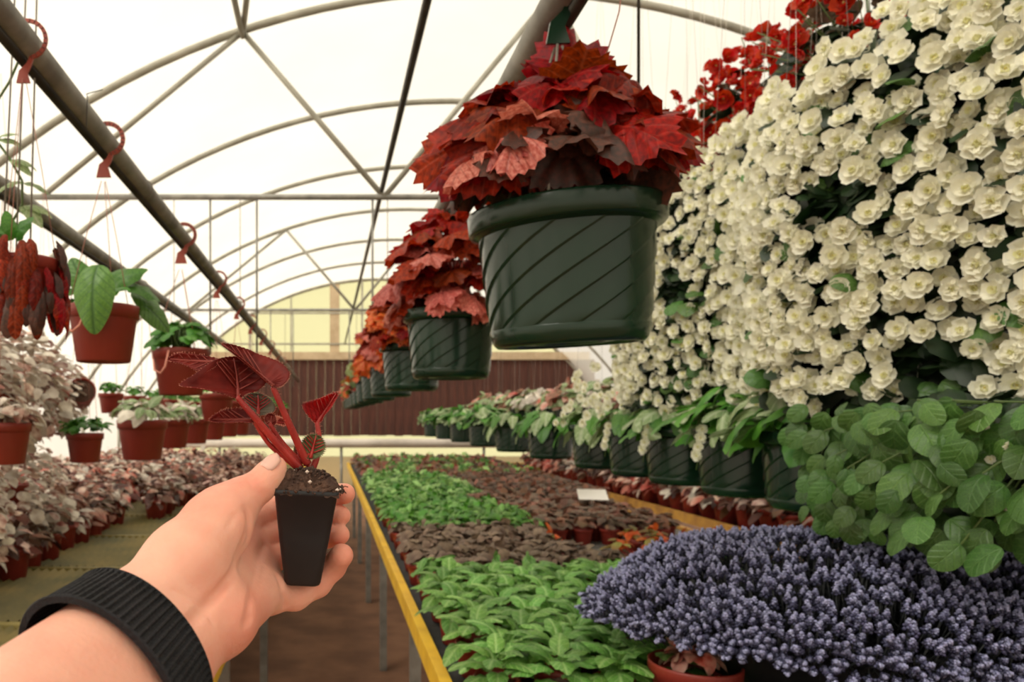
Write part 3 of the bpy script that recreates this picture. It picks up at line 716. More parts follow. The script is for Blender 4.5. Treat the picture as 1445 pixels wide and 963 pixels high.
# left bench plants
DV = {V_blush[0].name: 'blush speckled', V_blush2[0].name: 'bronze speckled', V_silver[0].name: 'silver', V_rose[0].name: 'rose red'}
k = 0
for iy in range(34):
    for ix in range(7):
        y = 1.9+iy*.22+R(-.03, .03); x = -1.3-ix*.2+R(-.03, .03)
        if y > 4.6 and ix == 0: x += .2
        V = [V_blush, V_blush2, V_silver, V_rose][random.choices([0, 1, 2, 3], [5, 5, 2 if ix < 3 else 4, 1])[0]]
        seedling(x, y, V, 'potted_foliage_plant', f'{DV[V[0].name]} leaved pot on the left bench, {nth(iy)} along, {nth(ix)} row from aisle', 'potted plant', 'speckled pots on the left bench', sc=1.5)
        if y > 4.6 and ix == 0 and R(0, 1) < .8: seedling(x+.3, y, V_blush2, 'potted_foliage_plant', f'low brownish speckled pot near the open strip of left bench, {nth(iy)} along', 'potted plant', 'low pots near the open strip', sc=1.3)

# ================================================================== LEFT HANGING POTS
quilt = [leaf_mesh('leaf', 'oval', 26, 4, M['quilt_leaf'], cup=.25, droop=.05, fold=.12, rip=.012, seed=s) for s in (1, 2)]
dark_q = [leaf_mesh('leaf', 'oval', 18, 3, M['bright_green_leaf'], cup=.25, droop=.4, fold=.1, seed=s) for s in (1, 2)]
XL = -.58
def red_basket(x, y, dz, label, group, s=1.0, big=True, top=None, tilt=None):
    t = thing('hanging_pot', label, 'hanging pot', (x, y, H+dz), group); t.scale = (s, s, s)
    p = link('pot', RP, t); link('soil', SRP, t)
    hanger(t, .088, ((top if top else .72)-dz)/s, m='redwire', ang=R(0, 6), pr=.026/s, bighook=big, rw=.0011)
    return t
t = red_basket(XL, 1.93, .285, 'terracotta red pot with one big quilted green leaf drooping over its front', 'red pots under the left pipe')
for d, p, s, nn in (((-.02, -.12, -1), (.012, -.115, .092), .175, (-.1, -1, .1)), ((-.5, .1, .9), (-.03, -.02, .03), .115, (-.1, -1, .6)), ((-1, 0, .1), (-.06, .0, .04), .10, (0, -.6, 1)),
                    ((1, 0, -.2), (.05, 0, .06), .10, (0, -.6, 1)), ((.7, -.2, .5), (.02, 0, .05), .10, (0, -1, .7)), ((.9, .3, -.8), (.07, .03, .05), .12, (.5, -.6, .6)), ((.2, .4, .8), (0, .05, .05), .1, (0, -1, .4)), ((1, .2, -1), (.09, .02, .02), .11, (.6, -.8, .3)),
                    ((-.3, .5, .6), (-.02, .05, .05), .09, (0, -.5, .8)), ((.5, -.6, .2), (.03, -.03, .03), .08, (0, -.4, 1)), ((-1, .3, -.4), (-.08, 0, .02), .07, (-.4, -.6, .8))):
    link('leaf', (quilt if s > .104 else dark_q)[0], t, mx=frame_mx(p, d, nn, s))
mb = MB(); mb.tube([(-.09, -.02, -.01), (-.075, -.08, -.06), (-.05, -.093, -.075), (-.03, -.098, -.06), (-.015, -.095, -.02), (-.01, -.03, .08)], .003, 6); build('drip_tube', mb, M['hair'], t)
t = red_basket(XL, 2.95, .265, 'terracotta red pot with a low spreading green crown, second under the left pipe', 'red pots under the left pipe', s=1.25)
crown_leaves(t, 46, (0, 0, .03), .10, .06, dark_q, .065, zmin=0, base=(0, 0, -.02), stemm=M['stem_green'])
mb = MB(); mb.tube([(-.085, -.02, -.01), (-.065, -.085, -.07), (-.045, -.09, -.08), (-.03, -.095, -.06), (-.02, -.09, -.01)], .003, 6); build('drip_tube', mb, M['hair'], t)
for i, y in enumerate((3.9, 4.75, 5.6, 6.5, 7.5, 8.5, 9.6)):
    t = red_basket(XL, y, .10 if i else .12, f'small far red pot with green leaves, {words[i+2]} under the left pipe', 'red pots under the left pipe', s=1.0)
    link('foliage', foliage(40, (0, 0, .03), .09, .06, oval_p, .06, M['bright_green_leaf'], zmin=-.1), t)
# dark red trailing basket at the left edge
t = red_basket(XL, 1.42, .30, 'dark red drooping foliage basket hanging at the left edge', 'red pots under the left pipe', s=.7)
for k in range(90):
    a = R(0, 6.28); d = Vector((math.cos(a)*.35, math.sin(a)*.35, -1)); p = Vector((math.cos(a)*.10, math.sin(a)*.10, R(-.11, .06)))
    link('leaf', leaf_mesh('leaf', 'lance', 14, 3, M['red_leaf' if k % 2 else 'bronze_leaf'], cup=.3, droop=.2, seed=k % 3), t, mx=frame_mx(p, d, Vector((math.cos(a), math.sin(a), .2)), R(.08, .14)))
for k in range(10):
    d = rdir(.1, 1); link('leaf', dark_q[0], t, mx=frame_mx((-.05+d.x*.03, d.y*.03, .05), d+Vector((-.5, 0, .2)), d+Vector((0, -.6, 1)), .08))
# pale vine climbing at the left pipe
t = thing('climbing_vine', 'pale green vine twining round the wires at the far left pipe', 'vine', (-.70, 1.62, H+.42))
sb = MB(); vp = [Vector((.0+.04*math.sin(k*.9), .02*math.cos(k), k*.045)) for k in range(11)]; sb.tube(vp, .003, 5); build('vine_stem', sb, M['stem_green'], t)
for k in range(10): link('leaf', leaf_mesh('leaf', 'oval', 14, 3, M['pale_green_leaf'], cup=.2, droop=.4, seed=k % 3), t, mx=frame_mx(vp[k//2], (R(-1, 1), R(-.3, .3), R(-.5, .5)), (0, -.6, 1), R(.045, .07)))
for k in range(3): rod('pipe_hanger', (-.60-.05*k, 1.5+.05*k, H+.30), (-.58-.02*k, 1.5, ZP+.35), .002, M['wire'], ceiling, 5)
# second pipe: lower pots
for i, (y, dz, s, V) in enumerate(((2.35, -.02, .9, 'silver'), (3.13, -.07, .85, 'green'), (4.1, -.02, 1.5, 'pale'), (4.9, -.02, 1.3, 'pale'), (5.7, -.02, 1.3, 'pale'), (6.6, -.02, 1.3, 'pale'), (7.6, -.02, 1.3, 'silver'), (8.7, -.02, 1.3, 'pale'))):
    dd = {'silver': 'silvery leaves', 'green': 'a bright green tuft', 'pale': 'flat pale green leaves'}[V]
    t = red_basket(-1.02, y, dz, f'low hung red pot with {dd}, {words[i]} along the outer left pipe', 'low red pots under the outer left pipe', s=s, big=False)
    mm = {'silver': ['silver_leaf', 'blush_leaf'], 'green': ['bright_green_leaf'], 'pale': ['pale_green_leaf', 'silver_leaf']}[V]
    link('foliage', foliage(60, (0, 0, .025), .12, .06, oval_p, .065, None, zmin=-.1, mats=[M[k] for k in mm]), t)
# third row: tilted pots, some empty
for i in range(11):
    y = 3.3+i*.62; tl = i % 2 == 0
    t = red_basket(-1.5, y, .16, f'small red pot {"tipped so its dark mouth shows" if i in (0, 1, 2) else "with a green tuft"}, {words[i]} in the left back row', 'left back row of small red pots', s=.95, big=False, top=.95)
    if i < 3: t.rotation_euler = (1.15, 0, R(-.4, .4))
    else: link('foliage', foliage(34, (0, 0, .03), .08, .06, oval_p, .06, M['bright_green_leaf'], zmin=-.1), t)
# silver trailing baskets at the left
for i, (x, y, z) in enumerate(((-1.28, 2.45, .14), (-1.30, 2.95, .18), (-1.75, 3.7, .22), (-1.75, 4.6, .2), (-1.35, 2.5, -.28), (-1.42, 3.3, -.30))):
    t = thing('trailing_plant', ['silver white cascade of small leaves at the left edge', 'silver white cascade just right of the left edge', 'silvery cascade behind the tipped red pots', 'pale cascade farther back on the left', 'low silver mound above the left bench', 'low silver and pink mound farther along the left bench'][i], 'trailing plant', (x, y, H+z), 'silver leaved cascades on the left')
    link('pot', RP, t); link('soil', SRP, t); hanger(t, .088, 1.2, m='redwire', bighook=False, rw=.0009)
    stuff(link('foliage', foliage(620, (0, 0, -.06), .26, .27, [lowr, lowo], .055, None, zmin=-1, mats=[M['silver_leaf'], M['silver_leaf'], M['blush_leaf']], rng=(.75, 1.05)), t))

# ================================================================== VIOLET SPIKE MASS
t = thing('violet_flower_mound', 'huge mound of violet blue flower spikes filling the lower right corner', 'flowering plant', (1.36, 1.66, ZB))
mb = MB(); mb.lathe([(.001, .0), (.34, .0), (.44, .19), (.47, .20), (.47, .225), (.43, .225), (.42, .17), (.001, .17)], 48); build('tub', mb, M['blackpot'], t).scale = (1.35, .88, 1)
def spike_mesh(seed, stem=.10):
    rr = random.Random(seed); mb = MB()
    mb.tube([(0, 0, 0), (0, stem, 0)], .0016, 4, 1)
    for j in range(5):
        for k in range(4):
            a = 2*PI*(k+j*.5)/4; q = j/4; r = .0072*(1-q*.78); c = Vector((r*math.cos(a), stem+.004+j*.0044, r*math.sin(a)))
            s = .0046*(1-q*.35)
            vs = [c+Vector(v)*s for v in ((1,0,0),(-1,0,0),(0,1,0),(0,-1,0),(0,0,1),(0,0,-1))]
            mb.add(vs, [(0,2,4),(2,1,4),(1,3,4),(3,0,4),(2,0,5),(1,2,5),(3,1,5),(0,3,5)], 2 if j > 2 or (j == 2 and k % 2) else 0)
    return mb
SPB = [spike_mesh(s) for s in range(3)]; SPM = [b.mesh('flower_spike', [M['blue_spike'], M['blue_stem'], M['blue_tip']], True) for b in SPB]
CX, CY, CZ = 0, 0, .215
cand = []
for k in range(6200):
    d = rdir(-.12, 1)
    if d.y > .75: continue
    rad = 1.0+R(-.05, .04)+.05*math.sin(d.x*9)
    ex, ez = .78, .185
    p = Vector((CX+d.x*ex*rad, CY+d.y*.46*rad, CZ+d.z*ez*rad)); dr = Vector((d.x/ex, d.y/.46, d.z/ez*1.1)).normalized()+Vector((R(-.2,.2), R(-.2,.2), R(.0,.3)))
    cand.append((p, dr.normalized()))
cand.sort(key=lambda c: ((c[0]+t.location)-co.location).length)
rest = MB()
for i, (p, dr) in enumerate(cand):
    s = R(.68, .98); mx = frame_mx(p-dr*.12*s, dr, rdir(), s)
    if i < 300: link('flower_spike', random.choice(SPM), t, mx=mx)
    else:
        b = random.choice(SPB); A = np.array(b.v) @ np.array(mx)[:3, :3].T+np.array(mx)[:3, 3]
        base = len(rest.v); rest.v += A.tolist(); rest.f += [tuple(q+base for q in f) for f in b.f]; rest.m += b.m; rest.uv += b.uv
stuff(build('flower_spikes', rest, [M['blue_spike'], M['blue_stem'], M['blue_tip']], t))
gb = MB()
for k in range(1500):   # dark inner leaves and stems
    d = rdir(.0, 1); e = Vector((d.x*.66, d.y*.40, CZ+d.z*.13)); gb.tube([(d.x*.2, d.y*.2, .1), e*.6+Vector((0, 0, .03)), e], [.003, .003, .001], 4)
stuff(build('stems', gb, M['blue_stem'], t))
t = thing('red_plant_pot', 'red pot with red foliage half hidden under the violet mound', 'potted plant', (.77, 1.56, ZB-.01))
link('pot', RP, t, (0, 0, .145)); link('foliage', foliage(30, (0, 0, .16), .06, .04, oval_p, .05, M['rosered_leaf']), t)

# ================================================================== HAND HOLDING THE PLUG POT
def smin(a, b, k):
    h = np.clip(.5+.5*(b-a)/k, 0, 1); return b*(1-h)+a*h-k*h*(1-h)
def cone(Q, a, b, ra, rb):
    a = np.array(a, dtype=np.float32); b = np.array(b, dtype=np.float32); ba = b-a; L2 = float(ba@ba)
    h = np.clip(((Q-a)@ba)/L2, 0, 1)[..., None]
    return np.linalg.norm(Q-a-h*ba, axis=-1)-(ra+(rb-ra)*h[..., 0])
wc = P(203, 912, .322); fc = P(38, 1078, .245); ax = (fc-wc).normalized()
view = Vector((0, 1, 0)); wd = ax.cross(view).normalized(); td = ax.cross(wd).normalized()
vx = .00125
lo = Vector((-.135, .20, H-.175)); hi = Vector((.024, .480, H-.012))
nx, ny, nz = [int((hi[i]-lo[i])/vx)+1 for i in range(3)]
G = np.stack(np.meshgrid(lo.x+vx*np.arange(nx), lo.y+vx*np.arange(ny), lo.z+vx*np.arange(nz), indexing='ij'), -1).astype(np.float32)
def chain(Q, pts, k=.004):
    d = None
    for (a, ra), (b, rb) in zip(pts[:-1], pts[1:]):
        c = cone(Q, a, b, ra, rb); d = c if d is None else smin(d, c, k)
    return d
far = fc+ax*.06
D = None
for o_, r1, r2 in ((-.013, .0195, .024), (.013, .0195, .024), (0, .021, .026)):
    c = cone(G, wc+wd*o_, far+wd*o_*1.3, r1, r2); D = c if D is None else smin(D, c, .01)
palm = [
  [(P(172, 893, .325), .0185), (P(262, 797, .352), .0195), (P(306, 742, .372), .0165), (P(322, 722, .382), .0135)],      # thenar
  [(P(240, 922, .327), .0185), (P(308, 872, .355), .0175), (P(370, 836, .396), .0120)],                                   # hypothenar
  [(P(205, 908, .334), .018), (P(290, 835, .378), .016), (P(338, 775, .414), .0115)],
  [(P(205, 908, .334), .018), (P(300, 850, .378), .015), (P(355, 812, .412), .0115)],
]
for ch in palm: D = smin(D, chain(G, ch, .008), .012)
for a, b, r in ((P(330, 742, .420), P(345, 772, .424), .0098), (P(345, 772, .424), P(361, 803, .420), .0098), (P(361, 803, .420), P(380, 838, .406), .0098)):
    D = smin(D, cone(G, a, b, r, r), .009)
thumb = [(P(318, 724, .380), .0138), (P(343, 702, .388), .0102), (P(367, 686, .393), .0082), (P(381, 669, .396), .0074), (P(389, 659, .397), .0058)]
D = smin(D, chain(G, thumb, .004), .006)
fingers = [
  [(P(332, 742, .420), .0098), (P(372, 722, .446), .0082), (P(420, 703, .453), .0074), (P(460, 698, .447), .0068), (P(487, 697, .430), .0060)],
  [(P(346, 770, .425), .0098), (P(388, 752, .446), .0078), (P(430, 736, .453), .0072), (P(465, 729, .445), .0066), (P(481, 728, .429), .0058)],
  [(P(362, 800, .420), .0096), (P(400, 782, .442), .0078), (P(437, 766, .448), .0070), (P(464, 757, .440), .0064), (P(479, 755, .425), .0060)],
  [(P(381, 840, .404), .0096), (P(416, 841, .414), .0080), (P(448, 824, .420), .0074), (P(470, 800, .420), .0070), (P(482, 784, .411), .0066)]]
FD = None
for ch in fingers:
    c = chain(G, ch, .003); FD = c if FD is None else smin(FD, c, .0008)
D = smin(D, FD, .0045)
# creases of the palm and finger joints
Dm = D
def onsurf(px, py):
    d = P(px, py, 1)-co.location; y = .25
    while y < .47:
        p = co.location+d*y; i, j, k = [int(round((p[q]-lo[q])/vx)) for q in range(3)]
        if 0 <= i < nx and 0 <= j < ny and 0 <= k < nz and Dm[i, j, k] < 0: return p
        y += .0006
    return P(px, py, .38)
def crease(D, pts, depth, wdt):
    d = None
    for a, b in zip(pts[:-1], pts[1:]):
        c = cone(G, a, b, 0, 0); d = c if d is None else np.minimum(d, c)
    return D+1.7*depth*np.exp(-(d/wdt)**2)
surf = lambda px, py, y: onsurf(px, py)
D = crease(D, [surf(350, 726, .395), surf(352, 765, .395), surf(330, 808, .372), surf(295, 850, .352), surf(262, 888, .335)], .0016, .0024)
D = crease(D, [surf(372, 770, .398), surf(362, 800, .392), surf(352, 850, .372), surf(345, 880, .362)], .0010, .0022)
D = crease(D, [surf(392, 815, 0), surf(398, 835, 0), surf(403, 856, 0)], .0011, .002)
D = crease(D, [surf(352, 738, 0), surf(342, 768, 0), surf(330, 800, 0), surf(312, 828, 0)], .0012, .0016)
D = crease(D, [surf(374, 800, 0), surf(362, 840, 0), surf(350, 878, 0)], .0006, .0012)
D = crease(D, [surf(245, 832, 0), surf(285, 856, 0), surf(300, 880, 0)], .0005, .0012)
D = crease(D, [surf(215, 872, 0), surf(240, 897, 0), surf(262, 925, 0)], .0006, .0014)
D = crease(D, [surf(348, 676, 0), surf(358, 690, 0), surf(368, 701, 0)], .0005, .0011)
D = crease(D, [surf(353, 674, 0), surf(363, 688, 0), surf(372, 697, 0)], .0004, .0010)
D = crease(D, [surf(322, 744, 0), surf(330, 728, 0), surf(346, 716, 0)], .0004, .0012)
D = crease(D, [surf(440, 842, 0), surf(449, 828, 0)], .0005, .0011)
D = crease(D, [surf(462, 818, 0), surf(470, 806, 0)], .0004, .0010)
def surface_nets(D, lo, vx):
    s = D < 0; nx, ny, nz = D.shape
    acc = np.zeros((nx-1, ny-1, nz-1, 3), np.float32); cnt = np.zeros((nx-1, ny-1, nz-1), np.float32)
    offs = [(i, j, k) for i in (0, 1) for j in (0, 1) for k in (0, 1)]
    def sl(o): return tuple(slice(o[i], D.shape[i]-1+o[i]) for i in range(3))
    for ax_ in range(3):
        for o in offs:
            if o[ax_]: continue
            o2 = list(o); o2[ax_] = 1
            a, b = D[sl(o)], D[sl(o2)]; cr = (a < 0) != (b < 0)
            tt = np.where(cr, a/np.where(cr, a-b, 1), 0)
            for q in range(3): acc[..., q] += np.where(cr, (o[q]+(tt if q == ax_ else 0)), 0)
            cnt += cr
    act = cnt > 0; idx = -np.ones(cnt.shape, np.int64); idx[act] = np.arange(act.sum())
    ijk = np.argwhere(act); V = (ijk+acc[act]/cnt[act][:, None])*vx+np.array(lo)
    Fs = []
    for ax_ in range(3):
        u, v = [(1, 2), (2, 0), (0, 1)][ax_]
        o2 = [0, 0, 0]; o2[ax_] = 1
        a = D[tuple(slice(0, D.shape[i]-o2[i]) for i in range(3))]; b = D[tuple(slice(o2[i], D.shape[i]) for i in range(3))]
        cr = (a < 0) != (b < 0); e = np.argwhere(cr); e = e[(e[:, u] > 0) & (e[:, v] > 0) & (e[:, u] < D.shape[u]-1) & (e[:, v] < D.shape[v]-1)]
        neg = a[tuple(e.T)] < 0
        def g(du, dv):
            c = e.copy(); c[:, u] -= du; c[:, v] -= dv; return idx[tuple(c.T)]
        q = np.stack([g(1, 1), g(0, 1), g(0, 0), g(1, 0)], 1); q[~neg] = q[~neg][:, ::-1]; Fs.append(q)
    return V, np.concatenate(Fs)
V, Fq = surface_nets(D, lo, vx)
me = bpy.data.meshes.new('hand'); me.from_pydata(V.tolist(), [], Fq.tolist()); me.materials.append(M['skin'])
me.polygons.foreach_set('use_smooth', [True]*len(Fq))
person = thing('person', 'left hand and bare forearm reaching in from the lower left, pinching a small black pot', 'person', tuple(far))
hand = link('hand_and_forearm', me, person, -far)
sm = hand.modifiers.new('smooth', 'SMOOTH'); sm.factor = .5; sm.iterations = 2
del D, FD, G
def nail(c, d, nrm, l, w_):
    mb = MB(); vs = []; uvn = 6
    mx = frame_mx(c, d, nrm)
    for j in range(7):
        for i in range(7):
            u = (i/6-.5)*2; v = j/6
            wv = w_*(.80+.25*math.sin(PI*min(1, v*.9+.1)))*(1 if v < .8 else math.sqrt(max(0.05, 1-((v-.8)/.23)**2)))
            vs.append(mx @ Vector((u*wv/2, (v-.5)*l, -(u*u)*w_*.22+.0006)))
    mb.add(vs, [(j*7+i, j*7+i+1, j*7+i+8, j*7+i+7) for j in range(6) for i in range(6)])
    o = build('nail', mb, M['nail'], person, loc=-far); sd = o.modifiers.new('thick', 'SOLIDIFY'); sd.thickness = .0006
nail(P(383, 655.5, .3935)+Vector((-.0005, -.0022, .0022)), P(391, 650, .397)-P(374, 667, .393), (-.25, -.75, .65), .0105, .0095)
# wristband
def ring(u, off=0):
    c = wc.lerp(fc, 0)+ax*(.002+u*.034); return c
band = thing('wristband', 'black ribbed fabric wristband round the wrist at the lower left', 'wristband', tuple(wc))
mb = MB(); seg = 300; vs = []; prof_ = [(0, -.0018), (0, .0005), (.03, .0016), (.97, .0016), (1, .0005), (1, -.0018)]
rows_ = [(0, -.002), (0, .0008), (.02, .0014), (.05, .0002), (.1, 0), (.5, 0), (.9, 0), (.95, .0002), (.98, .0014), (1, .0008), (1, -.002)]
for (u, e) in rows_:
    c = ring(u)-wc
    for k in range(seg):
        a = 2*PI*k/seg; rib = .0009*(1 if (k % 4) < 2 else -.4) if .04 < u < .96 else 0
        A_, B_ = .0378+.0022*u+e+.0012+rib, .0245+.003*u+e+.0012+rib
        vs.append(c+wd*(A_*math.cos(a))+td*(B_*math.sin(a)))
nr_ = len(rows_)
mb.add(vs, [(i*seg+k, i*seg+(k+1) % seg, (i+1)*seg+(k+1) % seg, (i+1)*seg+k) for i in range(nr_-1) for k in range(seg)])
build('woven_band', mb, M['band'], band, False)

# plug pot
YP = .407
pc = P(433, 689, YP)
bot = P(427, 823, YP)
t = thing('plug_pot', 'small black tapered plug pot with soil and a red leaved cutting held in the hand', 'potted cutting', tuple(bot))
axp = (pc-bot).normalized(); hh = (pc-bot).length
xw = Vector((1, 0, -.02)).normalized(); yw = axp.cross(xw).normalized(); xw = yw.cross(axp).normalized()
def sqring(c, hw, rc, seg=5):
    out = []
    for cx_, cy_, a0 in ((1, 1, 0), (-1, 1, PI/2), (-1, -1, PI), (1, -1, 1.5*PI)):
        for k in range(seg+1):
            a = a0+PI/2*k/seg; out.append(c+xw*(cx_*(hw-rc)+rc*math.cos(a))+yw*(cy_*(hw-rc)+rc*math.sin(a)))
    return out
mb = MB(); lv = [(.0, .0080, .003), (.01, .0092, .004), (.04, .0098, .0035), (.5, .0134, .003), (.93, .0164, .0025), (.94, .0170, .0025), (1.0, .0178, .0025), (1.0, .0168, .002), (.93, .0158, .002)]
vs = []
for f_, hw, rc in lv: vs += sqring(axp*hh*f_, hw, rc)
nn = 24
mb.add(vs, [(i*nn+k, i*nn+(k+1) % nn, (i+1)*nn+(k+1) % nn, (i+1)*nn+k) for i in range(len(lv)-1) for k in range(nn)]+[tuple(reversed(range(nn)))])
o = build('pot', mb, M['blackpot'], t)
mb = MB(); g_ = 24; vs = []
for j in range(g_+1):
    for i in range(g_+1):
        u, v = i/g_*2-1, j/g_*2-1; r_ = max(abs(u), abs(v))
        h_ = .010*(1-r_**3)+R(-.0014, .0014)+.003*math.sin(u*4+1)*math.cos(v*5)
        vs.append(axp*(hh*.97+h_)+xw*u*.0175+yw*v*.0175)
mb.add(vs, [(j*(g_+1)+i, j*(g_+1)+i+1, (j+1)*(g_+1)+i+1, (j+1)*(g_+1)+i) for j in range(g_) for i in range(g_)])
build('soil', mb, M['soil'], t, False)
cb = MB(); pb = MB(); hb = MB()
for k in range(260):
    u, v = R(-1.1, 1.15), R(-1.1, .9); r_ = min(1, max(abs(u), abs(v))); c = axp*(hh*.975+.010*(1-r_**3)+R(0, .002))+xw*u*.0172+yw*v*.0172
    s = R(.0006, .0018); tgt = pb if k % 14 == 0 else cb
    q = [c+Vector((R(.6, 1)*a, R(.6, 1)*b, R(.6, 1)*cc))*s for a, b, cc in ((1,0,0),(-1,0,0),(0,1,0),(0,-1,0),(0,0,1),(0,0,-1))]
    tgt.add(q, [(0,2,4),(2,1,4),(1,3,4),(3,0,4),(2,0,5),(1,2,5),(3,1,5),(0,3,5)])
for k in range(40):
    u, v = R(-1.15, 1.15), R(-1.1, .9); c = axp*(hh*.985+.009*(1-min(1, max(abs(u), abs(v)))**3))+xw*u*.017+yw*v*.017
    d_ = rdir(-.4, .6)*R(.003, .007); hb.tube([c, c+d_*.5+Vector((0, 0, .001)), c+d_], .0003, 4)
stuff(build('soil_crumbs', cb, M['soil'], t)); stuff(build('perlite_grains', pb, M['perlite'], t, False)); stuff(build('root_fibres', hb, M['soil'], t))
# spilled soil lip on the front right of the rim
# the cutting: stems and leaves placed in the pot's frame
def W(px, py, y): return P(px, py, y)-bot
crownp = W(430, 664, .417)
stems = [([(385, 546, .400), (402, 585, .404), (420, 625, .411), (434, 655, .416)], .0021),
         ([(334, 560, .395), (358, 588, .398), (390, 625, .408), (424, 662, .416)], .0021),
         ([(358, 594, .401), (378, 625, .408), (400, 645, .413), (424, 664, .417)], .0015),
         ([(447, 596, .418), (450, 618, .418), (447, 645, .418), (440, 664, .418)], .0018),
         ([(380, 598, .409), (398, 625, .413), (425, 655, .418)], .0016),
         ([(436, 640, .414), (435, 655, .416), (434, 668, .417)], .0011)]
hairs = MB()
for pts_, r_ in stems:
    mb = MB(); ww = [W(*p) for p in pts_]
    # smooth path
    pp = []
    for i in range(len(ww)-1):
        a, b = ww[i], ww[i+1]; p0 = ww[max(i-1, 0)]; p3 = ww[min(i+2, len(ww)-1)]
        for q in range(6):
            s_ = q/6; pp.append(.5*((2*a)+(b-p0)*s_+(2*p0-5*a+4*b-p3)*s_*s_+(3*a-p0-3*b+p3)*s_**3))
    pp.append(ww[-1]); nn = len(pp)
    mb.tube(pp, [r_*(.72+.45*(i/(nn-1))) for i in range(nn)], 10); build('stem', mb, M['stem_red'], t)
    for q in range(60):
        i = random.randrange(nn-1); d_ = rdir(-1, 1); hairs.tube([pp[i]+d_*r_*.7, pp[i]+d_*(r_*.7+R(.0008, .0016))], .00009, 3)
def poly_leaf(name, outline, y_of, m, nrm_bulge=.004, label=None, rim=True, serr=.9, mid=None):
    """leaf blade through a set of 3-D outline points: outline = [(px,py,Y)...] closed, mid = [(px,py,Y) base, tip] with the rib"""
    pts = [W(*p) for p in outline]; n0 = len(pts)
    # densify with Catmull-Rom, add fine teeth
    dense = []
    for i in range(n0):
        p0, a, b, p3 = pts[i-1], pts[i], pts[(i+1) % n0], pts[(i+2) % n0]
        for q in range(8):
            s_ = q/8; dense.append(.5*((2*a)+(b-p0)*s_+(2*p0-5*a+4*b-p3)*s_*s_+(3*a-p0-3*b+p3)*s_**3))
    base, tip = W(*mid[0]), W(*mid[1]); cen = base.lerp(tip, .5)+Vector((0, nrm_bulge, 0))
    n_ = len(dense); rings_ = 6; L_ = (tip-base); ll = L_.length
    vs = []; uv = []
    def m_at(p):
        s_ = max(.08, min(.92, (p-base).dot(L_)/(ll*ll))); return base+L_*s_+Vector((0, nrm_bulge*math.sin(PI*s_), 0))
    nn_ = Vector((0, -1, 0))
    for j in range(rings_+1):
        f_ = j/rings_
        for i, p in enumerate(dense):
            mp_ = m_at(p); q = mp_.lerp(p, f_)
            if j == rings_: q = q+(p-mp_).normalized()*(.0004 if i % 2 else -.0003)*serr
            q = q+Vector((0, nrm_bulge*.35*math.sin(PI*f_), 0))+Vector((0, .00035*math.sin(i*1.3)*math.sin(PI*f_), 0))
            vs.append(q); s_ = (q-base).dot(L_)/(ll*ll); side = (q-base-L_*s_); sg = 1 if side.cross(L_).y > 0 else -1
            uv.append((sg*side.length/ll, s_))
    mb = MB(); mb.add(vs, [(j*n_+i, j*n_+(i+1) % n_, (j+1)*n_+(i+1) % n_, (j+1)*n_+i) for j in range(rings_) for i in range(n_)], 0, uv)
    o = build(name, mb, m, t); sd = o.modifiers.new('thick', 'SOLIDIFY'); sd.thickness = .0005; sd.offset = 0
    if label: o['label'] = label
    for i in range(n_):
        if random.random() < .8:
            p = dense[i]; d_ = (p-m_at(p)).normalized()*R(.0006, .0013)+rdir()*.0003; hairs.tube([p, p+d_], .0001, 3)
    rb = MB(); rb.tube([base, m_at(base.lerp(tip, .3))-Vector((0, .0006, 0)), m_at(base.lerp(tip, .6))-Vector((0, .0006, 0)), tip], [.0012, .0009, .0006, .0003], 6); build('rib', rb, (M['under_vein'] if m is M['under_leaf'] else M['stem_red']), o)
    for s_ in (.2, .38, .56, .72):
        for side in (-1, 1):
            c_ = base.lerp(tip, s_); best = None
            want = (L_.normalized()*.75+L_.cross(nn_).normalized()*side).normalized()
            for p in dense:
                v_ = (p-c_)
                if v_.length > 1e-5:
                    q = v_.normalized().dot(want)
                    if best is None or q > best[0]: best = (q, p)
            e_ = best[1]; mm_ = c_.lerp(e_, .5)
            vb = MB(); vb.tube([m_at(c_), mm_+Vector((0, nrm_bulge*.5+.0001, 0)), c_.lerp(e_, .92)], [.0005, .0004, .0002], 5); build('vein', vb, (M['under_vein'] if m is M['under_leaf'] else M['stem_red']), o)
    return o
# upper strip leaf half seen edge on, far left
poly_leaf('leaf', [(237, 508, .392), (246, 501, .392), (258, 499, .393), (285, 502, .396), (308, 507, .398), (300, 520, .392), (282, 524, .388), (258, 514, .390)], None, M['under_leaf'], .002, 'dark wine red leaf half curling over at the upper left', mid=((308, 512, .396), (240, 507, .392)))
poly_leaf('leaf', [(336, 563, .395), (318, 557, .388), (285, 549, .380), (254, 544, .376), (276, 528, .382), (300, 510, .392), (322, 504, .402), (345, 506, .408), (365, 524, .408), (376, 538, .404), (362, 552, .402), (348, 556, .398)], None, M['under_leaf'], .006, 'largest wine red leaf seen from below', mid=((336, 562, .395), (330, 506, .402)))
poly_leaf('leaf', [(386, 546, .398), (372, 533, .394), (352, 515, .392), (334, 500, .392), (313, 486, .394), (330, 487, .402), (352, 494, .408), (362, 499, .411), (382, 506, .411), (398, 514, .408), (408, 526, .403), (405, 537, .400), (396, 545, .398)], None, M['under_leaf'], .006, 'wine red leaf with pale fringed edge pointing up left', mid=((386, 545, .398), (316, 487, .396)))
poly_leaf('leaf', [(360, 596, .400), (340, 596, .396), (318, 597, .393), (296, 594, .392), (306, 584, .394), (322, 578, .400), (342, 577, .405), (356, 581, .406), (366, 590, .403)], None, M['under_leaf'], .003, 'low flat wine red leaf at the left', mid=((360, 593, .401), (300, 592, .394)))
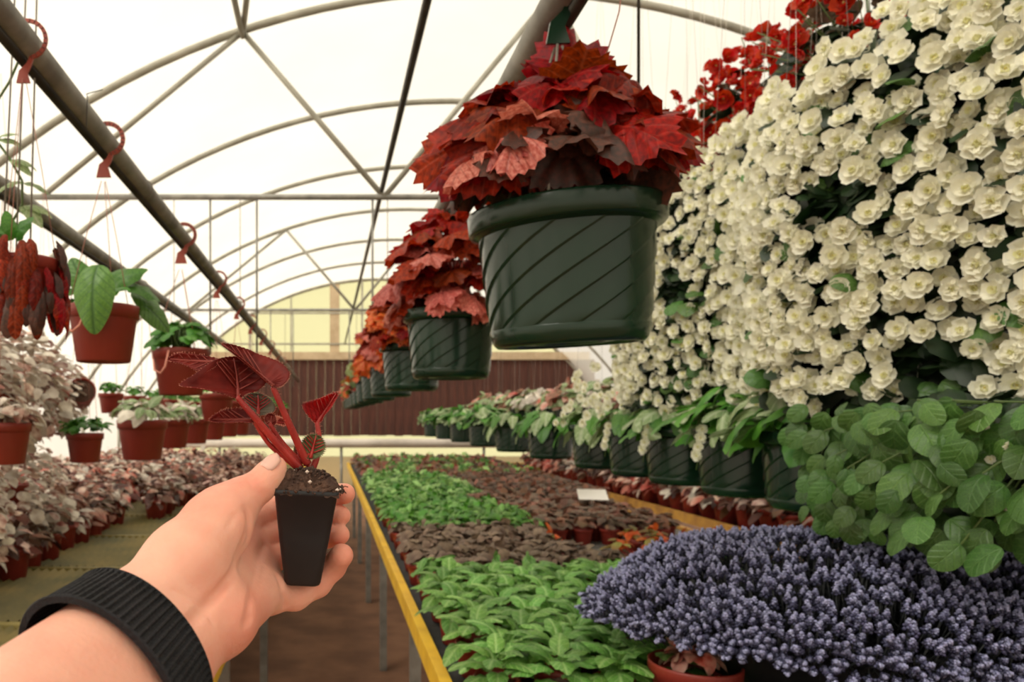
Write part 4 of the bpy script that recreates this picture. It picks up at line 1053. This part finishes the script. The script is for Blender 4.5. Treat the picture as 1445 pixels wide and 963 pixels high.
poly_leaf('leaf', [(342, 563, .416), (352, 556, .418), (368, 556, .420), (382, 564, .420), (388, 576, .419), (382, 584, .417), (366, 586, .415), (352, 578, .415)], None, M['grey_leaf'], .003, 'greyish round leaf behind the stems', mid=((364, 585, .416), (364, 558, .419)))
poly_leaf('leaf', [(374, 590, .410), (380, 584, .410), (388, 588, .412), (389, 597, .412), (383, 602, .410), (376, 598, .409)], None, M['under_leaf'], .002, mid=((381, 600, .410), (383, 587, .411)))
poly_leaf('leaf', [(386, 588, .422), (396, 589, .422), (406, 596, .424), (402, 601, .424), (390, 598, .422)], None, M['hair'], .002, 'pale pink folded young leaf', mid=((388, 596, .422), (404, 597, .423)))
poly_leaf('leaf', [(447, 598, .418), (438, 590, .416), (430, 580, .414), (428, 571, .414), (438, 567, .416), (452, 563, .419), (466, 557, .421), (477, 555, .422), (472, 567, .419), (466, 577, .417), (458, 586, .417), (453, 595, .418)], None, M['bright_red_leaf'], .005, 'bright red hairy leaf on the right', serr=2.2, mid=((448, 597, .418), (474, 556, .421)))
poly_leaf('leaf', [(438, 648, .413), (428, 643, .412), (425, 630, .411), (430, 618, .411), (442, 613, .412), (454, 618, .413), (459, 630, .413), (455, 641, .413), (446, 647, .413)], None, M['olive_leaf'], .003, 'small olive green rounded leaf', serr=2, mid=((438, 647, .413), (446, 615, .412)))
poly_leaf('leaf', [(418, 648, .419), (415, 640, .419), (416, 630, .420), (424, 628, .421), (428, 640, .420), (426, 648, .419)], None, M['olive_leaf'], .002, mid=((421, 647, .419), (421, 630, .420)))
stuff(build('leaf_hairs', hairs, M['hair'], t))

# ---- far clutter: dark crates under the left plants and hoses
t = thing('cable_tie', 'thin cable tie knotted round the upper left pipe with its end sticking up', 'cable tie', tuple(P(122, 133, 1.64)))
mb = MB(); mb.tube([(0, 0, 0), (.012, 0, .004), (.036, 0, .010)], .0012, 5); mb.tube([(0, 0, 0), (.012, -.03, -.02), (.01, -.03, -.06), (0, 0, -.075)], .0012, 5); build('strap', mb, M['darksteel'], t)
